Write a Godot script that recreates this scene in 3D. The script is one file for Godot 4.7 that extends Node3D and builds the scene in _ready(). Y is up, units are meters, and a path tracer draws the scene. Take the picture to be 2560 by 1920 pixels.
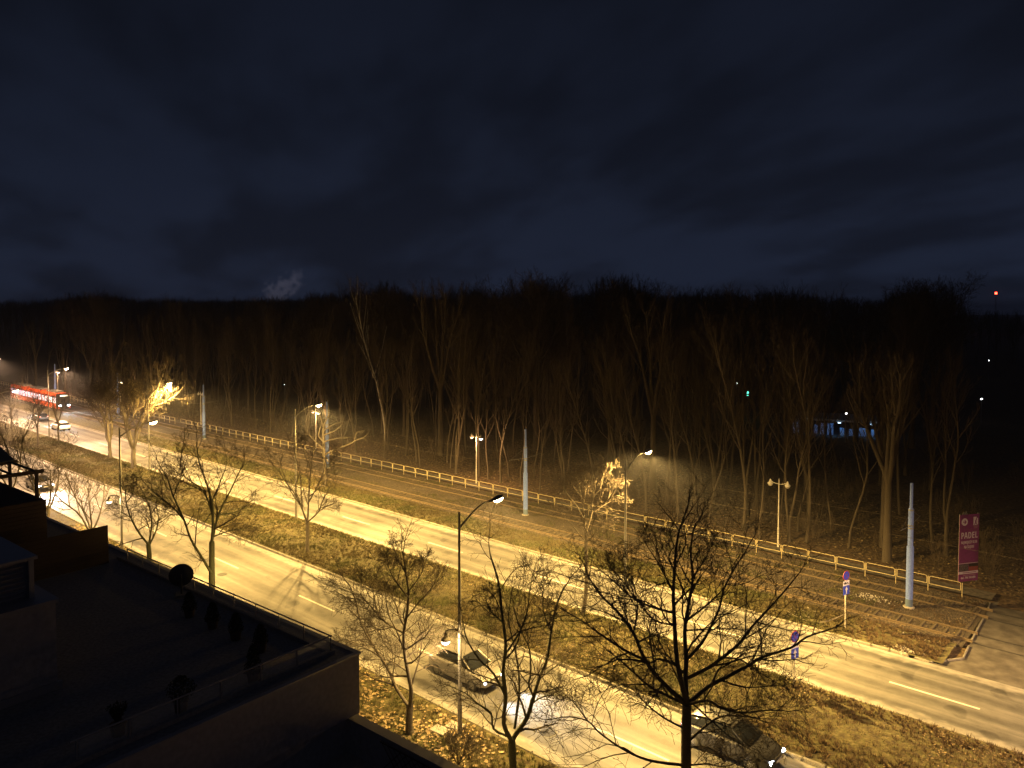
extends Node3D

# Road frame: s runs along the avenue (towards its vanishing point), p across it, away from the viewer's house; y is up.
const EYE := 19.5
const FOCAL := 1900.0      # pixels of the 2560 px wide photograph
const HORIZON := 775.0
const AXIS_ROW := 858.0
const AWAY := 0.6660209    # heading of the camera in the road frame
const SIDE := 0.7459331

var cam: Camera3D
var cam_basis: Basis
var rng := RandomNumberGenerator.new()
var names := {}
var mat := {}

func W(s: float, p: float, y := 0.0) -> Vector3:
	return Vector3(-s, y, -p)

func _ready() -> void:
	rng.seed = 4711
	make_camera_and_air()
	make_materials()
	make_ground()
	make_roads()
	make_tracks()
	make_building()
	make_fence()
	make_street_lamps()
	make_park_lamps()
	make_tram_poles()
	make_street_trees()
	make_forest()
	make_far_lights()
	make_signs()
	make_banner()
	make_tram()
	make_cars()
	make_litter()

# ------------------------------------------------------------------ camera, sky
func make_camera_and_air() -> void:
	cam = Camera3D.new()
	cam.name = "camera"
	add_child(cam)
	var tilt := atan((AXIS_ROW - HORIZON) / FOCAL)
	var fwd := Vector3(-AWAY * cos(tilt), -sin(tilt), -SIDE * cos(tilt))
	cam.position = Vector3(0, EYE, 0)
	cam.basis = Basis.looking_at(fwd, Vector3.UP)
	cam_basis = cam.basis
	cam.projection = Camera3D.PROJECTION_FRUSTUM
	cam.near = 0.2
	cam.far = 6000.0
	cam.size = 1920.0 / FOCAL * cam.near
	cam.frustum_offset = Vector2(0, -(960.0 - AXIS_ROW) / FOCAL * cam.near)
	cam.current = true

	var env := Environment.new()
	env.background_mode = Environment.BG_SKY
	env.tonemap_mode = Environment.TONE_MAPPER_LINEAR
	env.tonemap_exposure = 1.0
	env.fog_enabled = true
	env.fog_density = 0.0004
	env.fog_light_color = Color(0.9, 0.9, 0.95)
	env.sdfgi_enabled = true
	env.ssao_enabled = true
	env.ssil_enabled = true
	env.ambient_light_source = Environment.AMBIENT_SOURCE_SKY
	var sky := Sky.new()
	var pano := PanoramaSkyMaterial.new()
	pano.panorama = ImageTexture.create_from_image(night_sky())
	sky.sky_material = pano
	env.sky = sky
	var we := WorldEnvironment.new()
	we.name = "world_environment"
	we.environment = env
	add_child(we)

func night_sky() -> Image:
	var w := 1024
	var h := 512
	var img := Image.create(w, h, false, Image.FORMAT_RGBF)
	var n := FastNoiseLite.new()
	n.seed = 12
	n.frequency = 1.0
	n.fractal_octaves = 5
	var n2 := FastNoiseLite.new()
	n2.seed = 40
	n2.frequency = 1.0
	n2.fractal_octaves = 3
	for j in h:
		var up := (0.5 - (j + 0.5) / h) * PI
		var el := maxf(up, 0.0)
		for i in w:
			var az := (i + 0.5) / w * TAU
			var d := Vector3(cos(az) * cos(up), sin(up), sin(az) * cos(up))
			# clouds lie in a layer: look the noise up where the ray meets it
			var k := 1.0 / (absf(d.y) + 0.16)
			var q := Vector3(d.x * k, 0.0, d.z * k) * 0.62
			q = q.rotated(Vector3.UP, 0.5)
			q.x *= 2.3
			var c := clampf(0.5 + 0.95 * n.get_noise_3dv(q), 0.0, 1.0)
			var c2 := clampf(0.5 + 0.9 * n2.get_noise_3dv(q * 0.5 + Vector3(7, 3, 1)), 0.0, 1.0)
			var cloud := smoothstep(0.22, 0.72, c * 0.6 + c2 * 0.4)
			var low := exp(-el * 3.0)
			var base := Color(0.0042, 0.0051, 0.0090).lerp(Color(0.0132, 0.0188, 0.0380), low)
			var dark := Color(0.0028, 0.0034, 0.0058).lerp(Color(0.0080, 0.0108, 0.0210), low)
			img.set_pixel(i, j, dark.lerp(base, cloud))
	img.resize(4096, 2048, Image.INTERPOLATE_CUBIC)
	# a small bank of pale steam cloud low over the wood
	var head := atan2(-0.6660209, 0.7459331)
	var n3 := FastNoiseLite.new()
	n3.seed = 21
	n3.frequency = 0.85
	n3.fractal_octaves = 4
	for q in [[-17.2, 1.0, 1.2, 1.0], [-16.4, 1.75, 0.95, 0.9], [-15.8, 2.4, 0.6, 0.55]]:
		var az: float = head + deg_to_rad(q[0])
		var ci := int(fposmod(az / TAU, 1.0) * 4096.0)
		var cj := int((0.5 - deg_to_rad(q[1]) / PI) * 2048.0)
		var rr := int(q[2] / 360.0 * 4096.0 * 1.6)
		for j in range(cj - rr, cj + rr):
			for i in range(ci - rr, ci + rr):
				var d: float = Vector2(i - ci, (j - cj) * 1.15).length() / (q[2] / 360.0 * 4096.0)
				var part_ := clampf(1.15 - d + 0.75 * n3.get_noise_2d(i * 0.18, j * 0.18), 0.0, 1.0)
				part_ = smoothstep(0.1, 0.9, part_) * q[3]
				if part_ > 0.0:
					var c := img.get_pixel(posmod(i, 4096), j)
					img.set_pixel(posmod(i, 4096), j, c.lerp(Color(0.046, 0.048, 0.074), part_ * 0.8))
	return img

# a pixel of the photograph gives a direction
func ray(u: float, v: float) -> Vector3:
	return (cam_basis * Vector3((u - 1280.0) / FOCAL, -(v - AXIS_ROW) / FOCAL, -1.0))

# where that direction meets the upright plane through base that faces the viewer, pushed back by depth metres
func on_plane(u: float, v: float, base: Vector3, depth := 0.0) -> Vector3:
	var n := Vector3(base.x, 0, base.z).normalized()
	var r := ray(u, v)
	var t := (n.dot(base) + depth) / n.dot(r)
	return Vector3(0, EYE, 0) + r * t

func at_height(u: float, v: float, y: float) -> Vector3:
	var r := ray(u, v)
	return Vector3(0, EYE, 0) + r * ((y - EYE) / r.y)

# ------------------------------------------------------------------ nodes
func numbered(called: String) -> String:
	if not names.has(called):
		names[called] = 0
		return called
	names[called] += 1
	return "%s_%03d" % [called, names[called]]

func thing(called: String, label: String, category: String, at := Vector3.ZERO, turn := 0.0, group := "") -> Node3D:
	var o := Node3D.new()
	o.name = numbered(called)
	add_child(o)
	o.position = at
	o.rotation.y = turn
	o.set_meta("label", label)
	o.set_meta("category", category)
	if group != "":
		o.set_meta("group", group)
	return o

func setting(called: String, mesh: Mesh, m: Material, label: String) -> MeshInstance3D:
	var o := MeshInstance3D.new()
	o.name = numbered(called)
	o.mesh = mesh
	o.material_override = m
	add_child(o)
	o.set_meta("kind", "structure")
	o.set_meta("label", label)
	return o

func part(called: String, mesh: Mesh, m: Material, parent: Node, at := Vector3.ZERO, turn := 0.0) -> MeshInstance3D:
	var o := MeshInstance3D.new()
	o.name = called
	o.mesh = mesh
	o.material_override = m
	parent.add_child(o, true)
	o.position = at
	o.rotation.y = turn
	return o

func single(called: String, mesh: Mesh, m: Material, label: String, category: String, at := Vector3.ZERO, turn := 0.0, group := "") -> MeshInstance3D:
	var o := part(numbered(called), mesh, m, self, at, turn)
	o.set_meta("label", label)
	o.set_meta("category", category)
	if group != "":
		o.set_meta("group", group)
	return o

func scatter(called: String, mesh: Mesh, m: Material, where: Array, tints: Array, parent: Node = null, label := "", category := "") -> MultiMeshInstance3D:
	var mm := MultiMesh.new()
	mm.transform_format = MultiMesh.TRANSFORM_3D
	mm.use_colors = tints.size() > 0
	mm.mesh = mesh
	mm.instance_count = where.size()
	for i in where.size():
		mm.set_instance_transform(i, where[i])
		if tints.size() > 0:
			mm.set_instance_color(i, tints[i])
	var o := MultiMeshInstance3D.new()
	o.name = numbered(called) if parent == null else called
	o.multimesh = mm
	o.material_override = m
	o.set_meta("kind", "stuff")
	if label != "":
		o.set_meta("label", label)
		o.set_meta("category", category)
	if parent == null:
		add_child(o)
	else:
		parent.add_child(o, true)
	return o

# ------------------------------------------------------------------ mesh building
class Shape:
	var v := PackedVector3Array()
	var n := PackedVector3Array()
	var uv := PackedVector2Array()
	var idx := PackedInt32Array()

	func tri(a: Vector3, b: Vector3, c: Vector3) -> void:
		var k := v.size()
		var nn := (c - a).cross(b - a).normalized()
		v.append(a); v.append(b); v.append(c)
		n.append(nn); n.append(nn); n.append(nn)
		uv.append(Vector2.ZERO); uv.append(Vector2.ZERO); uv.append(Vector2.ZERO)
		idx.append(k); idx.append(k + 1); idx.append(k + 2)

	# corners clockwise as seen from the front
	func quad(a: Vector3, b: Vector3, c: Vector3, d: Vector3) -> void:
		var k := v.size()
		var nn := (c - a).cross(b - a)
		if nn.length_squared() < 1e-14:
			nn = (d - a).cross(c - a)
		nn = nn.normalized()
		v.append(a); v.append(b); v.append(c); v.append(d)
		for i in 4:
			n.append(nn)
		uv.append(Vector2(0, 0)); uv.append(Vector2(1, 0)); uv.append(Vector2(1, 1)); uv.append(Vector2(0, 1))
		for i in [0, 1, 2, 0, 2, 3]:
			idx.append(k + i)

	func box(c: Vector3, size: Vector3, b := Basis.IDENTITY) -> Shape:
		var x := b.x * size.x * 0.5
		var y := b.y * size.y * 0.5
		var z := b.z * size.z * 0.5
		quad(c - x + y - z, c + x + y - z, c + x + y + z, c - x + y + z)
		quad(c - x - y + z, c + x - y + z, c + x - y - z, c - x - y - z)
		quad(c - x + y + z, c + x + y + z, c + x - y + z, c - x - y + z)
		quad(c + x + y - z, c - x + y - z, c - x - y - z, c + x - y - z)
		quad(c + x + y + z, c + x + y - z, c + x - y - z, c + x - y + z)
		quad(c - x + y - z, c - x + y + z, c - x - y + z, c - x - y - z)
		return self

	# a box whose upright and top edges are cut by e
	func cut_box(c: Vector3, size: Vector3, e: float) -> Shape:
		var x := size.x * 0.5
		var z := size.z * 0.5
		var y0 := c.y - size.y * 0.5
		var y1 := c.y + size.y * 0.5
		var lo := PackedVector3Array()
		var hi := PackedVector3Array()
		var top := PackedVector3Array()
		for q in [[-x, -z, 1, 0, 0, 1], [-x, z, 0, -1, 1, 0], [x, z, -1, 0, 0, -1], [x, -z, 0, 1, -1, 0]]:
			for k in 2:
				var dx: float = q[2 + (1 - k) * 2] * e if k == 0 else q[2] * e
				var dz: float = q[3 + (1 - k) * 2] * e if k == 0 else q[3] * e
				var px: float = q[0] + dx
				var pz: float = q[1] + dz
				lo.append(Vector3(c.x + px, y0, c.z + pz))
				hi.append(Vector3(c.x + px, y1 - e, c.z + pz))
				top.append(Vector3(c.x + px * (1 - e / x), y1, c.z + pz * (1 - e / z)))
		for i in 8:
			var j := (i + 1) % 8
			quad(hi[i], hi[j], lo[j], lo[i])
			quad(top[i], top[j], hi[j], hi[i])
		for i in range(1, 7):
			tri(top[0], top[i + 1], top[i])
		return self

	func tube(pts: PackedVector3Array, rad: PackedFloat32Array, sides: int, closed := false) -> Shape:
		var m := pts.size()
		var k := v.size()
		var t := (pts[1] - pts[0]).normalized()
		var a := t.cross(Vector3.UP if absf(t.y) < 0.9 else Vector3.RIGHT).normalized()
		for i in m:
			if i > 0:
				t = ((pts[mini(i + 1, m - 1)] - pts[i - 1])).normalized()
				a = (a - t * a.dot(t)).normalized()
			var b := t.cross(a)
			for j in sides:
				var w := TAU * j / sides
				var d := a * cos(w) + b * sin(w)
				v.append(pts[i] + d * rad[i])
				n.append(d)
				uv.append(Vector2(float(j) / sides, i))
		for i in m - 1:
			for j in sides:
				var p := k + i * sides + j
				var q := k + i * sides + (j + 1) % sides
				idx.append(p); idx.append(p + sides); idx.append(q)
				idx.append(q); idx.append(p + sides); idx.append(q + sides)
		if closed:
			for e in 2:
				var c := pts[0] if e == 0 else pts[m - 1]
				var nn := (pts[0] - pts[1]).normalized() if e == 0 else (pts[m - 1] - pts[m - 2]).normalized()
				var at := k if e == 0 else k + (m - 1) * sides
				for j in sides:
					var x := v[at + j]
					var y := v[at + (j + 1) % sides]
					if (y - c).cross(x - c).dot(nn) > 0.0:
						tri(c, x, y)
					else:
						tri(c, y, x)
		return self

	func rod(a: Vector3, b: Vector3, r0: float, r1: float, sides := 10) -> Shape:
		return tube(PackedVector3Array([a, b]), PackedFloat32Array([r0, r1]), sides, true)

	# profile: radius, height pairs from bottom to top, round the y axis at c
	func lathe(c: Vector3, prof: Array, sides := 20) -> Shape:
		var k := v.size()
		var m := prof.size()
		for i in m:
			var pa: Vector2 = prof[maxi(i - 1, 0)]
			var pb: Vector2 = prof[mini(i + 1, m - 1)]
			var s := (pb - pa).normalized()
			for j in sides:
				var w := TAU * j / sides
				var d := Vector3(cos(w), 0, sin(w))
				v.append(c + d * prof[i].x + Vector3.UP * prof[i].y)
				n.append((d * s.y - Vector3.UP * s.x).normalized())
				uv.append(Vector2(float(j) / sides, prof[i].y))
		for i in m - 1:
			for j in sides:
				var p := k + i * sides + j
				var q := k + i * sides + (j + 1) % sides
				idx.append(p); idx.append(q); idx.append(p + sides)
				idx.append(q); idx.append(q + sides); idx.append(p + sides)
		return self

	# a flat outline in the x-y plane, extruded along z
	func plate(poly: PackedVector2Array, z0: float, z1: float, t := Transform3D.IDENTITY) -> Shape:
		var tr := Geometry2D.triangulate_polygon(poly)
		for i in range(0, tr.size(), 3):
			var a := poly[tr[i]]
			var b := poly[tr[i + 1]]
			var c := poly[tr[i + 2]]
			if (b - a).cross(c - a) > 0:
				var w := b
				b = c
				c = w
			tri(t * Vector3(a.x, a.y, z1), t * Vector3(b.x, b.y, z1), t * Vector3(c.x, c.y, z1))
			tri(t * Vector3(a.x, a.y, z0), t * Vector3(c.x, c.y, z0), t * Vector3(b.x, b.y, z0))
		var ccw := not Geometry2D.is_polygon_clockwise(poly)
		for i in poly.size():
			var a := poly[i]
			var b := poly[(i + 1) % poly.size()]
			if ccw:
				var w := a
				a = b
				b = w
			quad(t * Vector3(a.x, a.y, z0), t * Vector3(b.x, b.y, z0), t * Vector3(b.x, b.y, z1), t * Vector3(a.x, a.y, z1))
		return self

	# rings of equal size, joined smoothly; ends closed
	func loft(rings: Array) -> Shape:
		var k := v.size()
		var m: int = rings[0].size()
		var cc := Vector3.ZERO
		for r in rings:
			for q in r:
				cc += q / (m * rings.size())
		for i in rings.size():
			var before: PackedVector3Array = rings[maxi(i - 1, 0)]
			var after: PackedVector3Array = rings[mini(i + 1, rings.size() - 1)]
			for j in m:
				var r: PackedVector3Array = rings[i]
				var along := after[j] - before[j]
				var round_ := r[(j + 1) % m] - r[(j + m - 1) % m]
				var d := round_.cross(along).normalized()
				var mid := Vector3.ZERO
				for q in r:
					mid += q / m
				if d.dot(r[j] - mid) < 0:
					d = -d
				v.append(r[j]); n.append(d); uv.append(Vector2(i, j))
		for i in rings.size() - 1:
			for j in m:
				var p := k + i * m + j
				var q := k + i * m + (j + 1) % m
				if (v[p + m] - v[p]).cross(v[q] - v[p]).dot(n[p] + n[q] + n[p + m]) > 0.0:
					idx.append(p); idx.append(q); idx.append(p + m)
					idx.append(q); idx.append(q + m); idx.append(p + m)
				else:
					idx.append(p); idx.append(p + m); idx.append(q)
					idx.append(q); idx.append(p + m); idx.append(q + m)
		for e in [0, rings.size() - 1]:
			var r: PackedVector3Array = rings[e]
			var mid := Vector3.ZERO
			for q in r:
				mid += q / m
			for j in m:
				var a := r[j]
				var b := r[(j + 1) % m]
				if (b - mid).cross(a - mid).dot(mid - cc) < 0:
					var w := a
					a = b
					b = w
				tri(mid, a, b)
		return self

	func mesh() -> ArrayMesh:
		var arr := []
		arr.resize(Mesh.ARRAY_MAX)
		arr[Mesh.ARRAY_VERTEX] = v
		arr[Mesh.ARRAY_NORMAL] = n
		arr[Mesh.ARRAY_TEX_UV] = uv
		arr[Mesh.ARRAY_INDEX] = idx
		var o := ArrayMesh.new()
		o.add_surface_from_arrays(Mesh.PRIMITIVE_TRIANGLES, arr)
		return o

func arc(c: Vector3, x: Vector3, y: Vector3, r: float, a0: float, a1: float, k: int) -> PackedVector3Array:
	var o := PackedVector3Array()
	for i in k + 1:
		var w := lerpf(a0, a1, float(i) / k)
		o.append(c + x * cos(w) * r + y * sin(w) * r)
	return o

func same(r: float, k: int) -> PackedFloat32Array:
	var o := PackedFloat32Array()
	o.resize(k)
	o.fill(r)
	return o

# ------------------------------------------------------------------ materials
func lin(r: float, g: float, b: float) -> Color:
	return Color(r, g, b).linear_to_srgb()

func plain(r: float, g: float, b: float, rough := 0.7, metal := 0.0) -> StandardMaterial3D:
	var m := StandardMaterial3D.new()
	m.albedo_color = lin(r, g, b)
	m.roughness = rough
	m.metallic = metal
	return m

func glowing(r: float, g: float, b: float, strength: float) -> StandardMaterial3D:
	var m := StandardMaterial3D.new()
	m.albedo_color = lin(0.8, 0.8, 0.8)
	m.emission_enabled = true
	m.emission = lin(r, g, b)
	m.emission_energy_multiplier = strength
	return m

func noise_image(sd: int, freq: float, octaves: int, stops: Array, size := 512) -> ImageTexture:
	var f := FastNoiseLite.new()
	f.seed = sd
	f.frequency = freq
	f.fractal_octaves = octaves
	f.noise_type = FastNoiseLite.TYPE_SIMPLEX_SMOOTH
	var src := f.get_seamless_image(size, size)
	var table := []
	for i in 256:
		var t := i / 255.0
		var c: Color = stops[0][1]
		for k in range(1, stops.size()):
			if t >= stops[k - 1][0]:
				c = stops[k - 1][1].lerp(stops[k][1], clampf((t - stops[k - 1][0]) / (stops[k][0] - stops[k - 1][0]), 0, 1))
		table.append(c.linear_to_srgb())
	var img := Image.create(size, size, false, Image.FORMAT_RGB8)
	var data := src.get_data()
	var step := data.size() / (size * size)
	for y in size:
		for x in size:
			img.set_pixel(x, y, table[data[(y * size + x) * step]])
	return ImageTexture.create_from_image(img)

func grain(sd: int, freq: float, octaves: int) -> ImageTexture:
	return noise_image(sd, freq, octaves, [[0.0, Color(0, 0, 0)], [1.0, Color(1, 1, 1)]])

func patterned(albedo: Texture2D, per_metre: float, rough := 0.9, relief: Texture2D = null, cm := 0.0, world := true) -> StandardMaterial3D:
	var m := StandardMaterial3D.new()
	m.albedo_texture = albedo
	m.roughness = rough
	m.uv1_triplanar = true
	m.uv1_world_triplanar = world
	m.uv1_scale = Vector3.ONE * per_metre
	if relief:
		m.heightmap_enabled = true
		m.heightmap_texture = relief
		m.heightmap_scale = cm
	return m

func make_materials() -> void:
	var fine := grain(3, 0.06, 4)
	var coarse := grain(5, 0.02, 4)
	mat.fine = fine
	mat.coarse = coarse
	mat.turf = patterned(noise_image(11, 0.022, 5, [[0.2, Color(0.040, 0.030, 0.014)], [0.45, Color(0.078, 0.062, 0.025)], [0.62, Color(0.072, 0.068, 0.023)], [0.85, Color(0.120, 0.098, 0.048)]]), 0.16, 1.0, fine, 6.0)
	mat.earth = patterned(noise_image(13, 0.03, 5, [[0.2, Color(0.035, 0.022, 0.012)], [0.5, Color(0.085, 0.052, 0.027)], [0.8, Color(0.15, 0.10, 0.055)]]), 0.12, 1.0, fine, 6.0)
	mat.ballast = patterned(noise_image(17, 0.07, 4, [[0.2, Color(0.024, 0.018, 0.012)], [0.5, Color(0.056, 0.043, 0.030)], [0.85, Color(0.11, 0.088, 0.065)]]), 0.3, 1.0, fine, 8.0)
	mat.stone = plain(1, 1, 1, 0.95)
	mat.stone.vertex_color_use_as_albedo = true
	mat.concrete = patterned(noise_image(19, 0.05, 4, [[0.2, Color(0.22, 0.20, 0.17)], [0.8, Color(0.40, 0.37, 0.32)]]), 0.7, 0.9, fine, 0.6)
	mat.kerb = patterned(noise_image(23, 0.06, 4, [[0.2, Color(0.14, 0.13, 0.112)], [0.55, Color(0.25, 0.235, 0.205)], [0.85, Color(0.34, 0.32, 0.28)]]), 0.6, 0.9, fine, 0.8)
	mat.apron = patterned(noise_image(29, 0.018, 5, [[0.2, Color(0.058, 0.052, 0.048)], [0.5, Color(0.085, 0.077, 0.070)], [0.8, Color(0.118, 0.108, 0.098)]]), 0.09, 0.75, fine, 0.8)
	mat.footway = patterned(noise_image(31, 0.03, 5, [[0.2, Color(0.07, 0.062, 0.052)], [0.8, Color(0.15, 0.132, 0.11)]]), 0.15, 0.9, fine, 1.0)
	mat.bark = patterned(noise_image(37, 0.05, 4, [[0.25, Color(0.045, 0.036, 0.028)], [0.55, Color(0.105, 0.088, 0.068)], [0.85, Color(0.17, 0.15, 0.12)]]), 1.1, 0.95, coarse, 2.5, false)
	mat.mossy_bark = patterned(noise_image(39, 0.045, 4, [[0.25, Color(0.045, 0.045, 0.030)], [0.5, Color(0.085, 0.095, 0.058)], [0.85, Color(0.16, 0.165, 0.115)]]), 1.1, 0.95, coarse, 2.5, false)
	mat.birch_bark = patterned(noise_image(43, 0.035, 4, [[0.30, Color(0.05, 0.045, 0.04)], [0.42, Color(0.40, 0.38, 0.34)], [0.85, Color(0.58, 0.56, 0.52)]]), 0.5, 0.9, null, 0.0, false)
	mat.twig = plain(0.055, 0.042, 0.031, 0.95)
	mat.wood_twig = plain(0.060, 0.043, 0.030, 0.95)
	mat.wood_bark = patterned(noise_image(36, 0.05, 4, [[0.25, Color(0.040, 0.030, 0.022)], [0.55, Color(0.085, 0.068, 0.050)], [0.85, Color(0.15, 0.125, 0.095)]]), 1.1, 0.95, null, 0.0, false)
	mat.leaf = plain(1, 1, 1, 0.8)
	mat.leaf.vertex_color_use_as_albedo = true
	mat.leaf.backlight_enabled = true
	mat.leaf.backlight = lin(0.10, 0.07, 0.02)
	mat.grass = plain(1, 1, 1, 0.95)
	mat.grass.vertex_color_use_as_albedo = true
	mat.paint = patterned(noise_image(47, 0.09, 4, [[0.28, Color(0.20, 0.19, 0.17)], [0.45, Color(0.62, 0.60, 0.55)], [0.9, Color(0.75, 0.73, 0.68)]]), 0.8, 0.7)
	mat.rail_steel = plain(0.19, 0.145, 0.095, 0.45, 0.3)
	mat.sleeper = patterned(noise_image(53, 0.06, 4, [[0.2, Color(0.055, 0.043, 0.028)], [0.8, Color(0.125, 0.10, 0.068)]]), 0.8, 0.95, fine, 0.8)
	mat.yellow_rail = patterned(noise_image(59, 0.06, 3, [[0.25, Color(0.40, 0.33, 0.17)], [0.45, Color(0.58, 0.50, 0.30)], [0.9, Color(0.66, 0.58, 0.38)]]), 0.9, 0.5)
	mat.post_grey = patterned(noise_image(61, 0.05, 3, [[0.2, Color(0.15, 0.145, 0.13)], [0.8, Color(0.25, 0.24, 0.22)]]), 0.5, 0.5)
	mat.white_post = plain(0.62, 0.60, 0.56, 0.5)
	mat.mast_blue = patterned(noise_image(67, 0.04, 4, [[0.2, Color(0.12, 0.19, 0.54)], [0.5, Color(0.15, 0.24, 0.66)], [0.9, Color(0.19, 0.29, 0.74)]]), 0.35, 0.55)
	mat.mast_foot = plain(0.10, 0.15, 0.24, 0.7)
	mat.black_metal = plain(0.025, 0.025, 0.027, 0.5)
	mat.grey_metal = plain(0.25, 0.25, 0.25, 0.45, 0.6)
	mat.housing = plain(0.14, 0.13, 0.12, 0.5)
	mat.sodium = glowing(1.0, 0.80, 0.42, 40.0)
	mat.sodium_far = glowing(1.0, 0.72, 0.38, 34.0)
	mat.globe = glowing(1.0, 0.86, 0.62, 9.0)
	mat.globe_dim = glowing(1.0, 0.62, 0.36, 0.9)
	mat.globe_off = plain(0.42, 0.40, 0.36, 0.3)
	mat.render_wall = patterned(noise_image(71, 0.03, 4, [[0.2, Color(0.40, 0.36, 0.33)], [0.8, Color(0.50, 0.46, 0.43)]]), 0.25, 0.95, fine, 0.4)
	mat.roof_slab = patterned(noise_image(73, 0.04, 4, [[0.2, Color(0.22, 0.215, 0.22)], [0.8, Color(0.34, 0.33, 0.335)]]), 0.3, 0.9, fine, 0.4)
	mat.dark_wood = patterned(noise_image(79, 0.06, 4, [[0.2, Color(0.045, 0.028, 0.020)], [0.8, Color(0.10, 0.065, 0.045)]]), 0.8, 0.8)
	mat.trim = plain(0.42, 0.40, 0.40, 0.4, 0.3)
	mat.glass = plain(0.75, 0.80, 0.80, 0.03)
	mat.glass.transparency = BaseMaterial3D.TRANSPARENCY_ALPHA
	mat.glass.albedo_color.a = 0.12
	mat.dark_shrub = plain(0.020, 0.028, 0.014, 0.9)
	mat.clay = plain(0.10, 0.07, 0.055, 0.85)

# ------------------------------------------------------------------ ground
func hash2(x: float, y: float) -> float:
	var k := sin(x * 12.9898 + y * 78.233) * 43758.5453
	return k - floorf(k)

var bump_noise := FastNoiseLite.new()

# a sheet of the road frame with relief; top edges stay at height y
func sheet(s0: float, s1: float, p0: float, p1: float, y: float, ns: int, np: int, relief := 0.0, crown := 0.0) -> ArrayMesh:
	var o := Shape.new()
	bump_noise.seed = 77
	bump_noise.frequency = 0.35
	bump_noise.fractal_octaves = 3
	for i in ns + 1:
		for j in np + 1:
			var s := lerpf(s0, s1, float(i) / ns)
			var t := float(j) / np
			var p := lerpf(p0, p1, t)
			var edge := sin(PI * t)
			var h := y + crown * edge + relief * bump_noise.get_noise_2d(s, p) * minf(1.0, edge * 3.0)
			o.v.append(W(s, p, h))
			o.n.append(Vector3.UP)
			o.uv.append(Vector2(s, p))
	for i in ns:
		for j in np:
			var k := i * (np + 1) + j
			for q in [0, np + 1, 1, 1, np + 1, np + 2]:
				o.idx.append(k + q)
	if relief > 0.0 or crown > 0.0:
		for i in range(0, ns + 1):
			for j in range(0, np + 1):
				var k := i * (np + 1) + j
				var a := o.v[maxi(i - 1, 0) * (np + 1) + j]
				var b := o.v[mini(i + 1, ns) * (np + 1) + j]
				var c := o.v[i * (np + 1) + maxi(j - 1, 0)]
				var d := o.v[i * (np + 1) + mini(j + 1, np)]
				var nn := (b - a).cross(d - c).normalized()
				o.n[k] = nn if nn.y > 0 else -nn
	return o.mesh()

func make_ground() -> void:
	setting("ground", sheet(-1500, 3200, -700, 3600, -0.05, 4, 4), mat.earth, "dark bare earth reaching to the horizon behind the wood")
	setting("verge", sheet(-60, 330, 10.0, 24.78, 0.10, 260, 12, 0.10), mat.turf, "verge of leaf-strewn grass between dark building and near carriageway")
	setting("median", sheet(-60, 330, 32.35, 39.05, 0.10, 260, 8, 0.10, 0.10), mat.turf, "rough grass median between the two carriageways")
	setting("track_verge", sheet(9.6, 330, 46.22, 49.6, 0.11, 240, 5, 0.10), mat.turf, "worn grass strip between far carriageway and tram tracks")
	setting("ballast_bed", sheet(9.3, 330, 49.55, 58.4, 0.03, 300, 14, 0.06, 0.05), mat.ballast, "brown stone ballast under the tram tracks")
	setting("footpath", sheet(9.4, 330, 58.7, 60.3, 0.115, 120, 2, 0.0), mat.footway, "narrow footpath between yellow railing and the wood")
	setting("forest_floor", sheet(-120, 420, 60.2, 420, 0.10, 260, 140, 0.5), mat.earth, "brown leaf-covered floor of the dark wood")
	setting("side_verge", sheet(-60, 9.0, 58.0, 60.4, 0.02, 60, 3, 0.03), mat.earth, "bare earth edge beside the asphalt crossing")

func road_texture() -> ImageTexture:
	var w := 384   # across 7.3 m
	var h := 1536  # along 36 m
	var img := Image.create(w, h, false, Image.FORMAT_RGB8)
	var a := FastNoiseLite.new()
	a.seed = 5
	a.frequency = 0.02
	a.fractal_octaves = 4
	var b := FastNoiseLite.new()
	b.seed = 8
	b.frequency = 0.06
	b.fractal_octaves = 3
	var g := RandomNumberGenerator.new()
	g.seed = 9
	for y in h:
		var th := TAU * y / h
		var cy := cos(th) * 245.0
		var sy := sin(th) * 245.0
		for x in w:
			var m := 7.3 * x / w
			var t := fposmod(m - 0.05, 3.6)
			# rubber-darkened wheel paths, pale dust between and beside them
			var wheel := maxf(exp(-pow((t - 1.0) / 0.36, 2.0)), exp(-pow((t - 2.62) / 0.36, 2.0)))
			var streak := a.get_noise_3d(x * 2.2, cy * 0.16, sy * 0.16)
			var blot := b.get_noise_3d(x * 0.55, cy * 0.55, sy * 0.55)
			var mend := smoothstep(0.34, 0.40, b.get_noise_3d(x * 0.09 + 40.0, cy * 0.10, sy * 0.10))
			var edge := minf(m, 7.3 - m)
			var dust := clampf(1.25 - edge / (0.62 + 0.30 * blot + 0.2 * streak), 0.0, 1.0)
			var k := 0.125 - 0.066 * wheel * (0.8 + 0.9 * streak) + 0.060 * streak + 0.022 * blot - 0.030 * mend + g.randf_range(-0.013, 0.013)
			k = lerpf(k, 0.27 + 0.09 * blot, dust * clampf(0.8 + 0.6 * streak, 0.0, 1.0))
			k = clampf(k, 0.03, 0.34)
			img.set_pixel(x, y, Color(k, k * 0.965, k * 0.91).linear_to_srgb())
	return ImageTexture.create_from_image(img)

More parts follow.
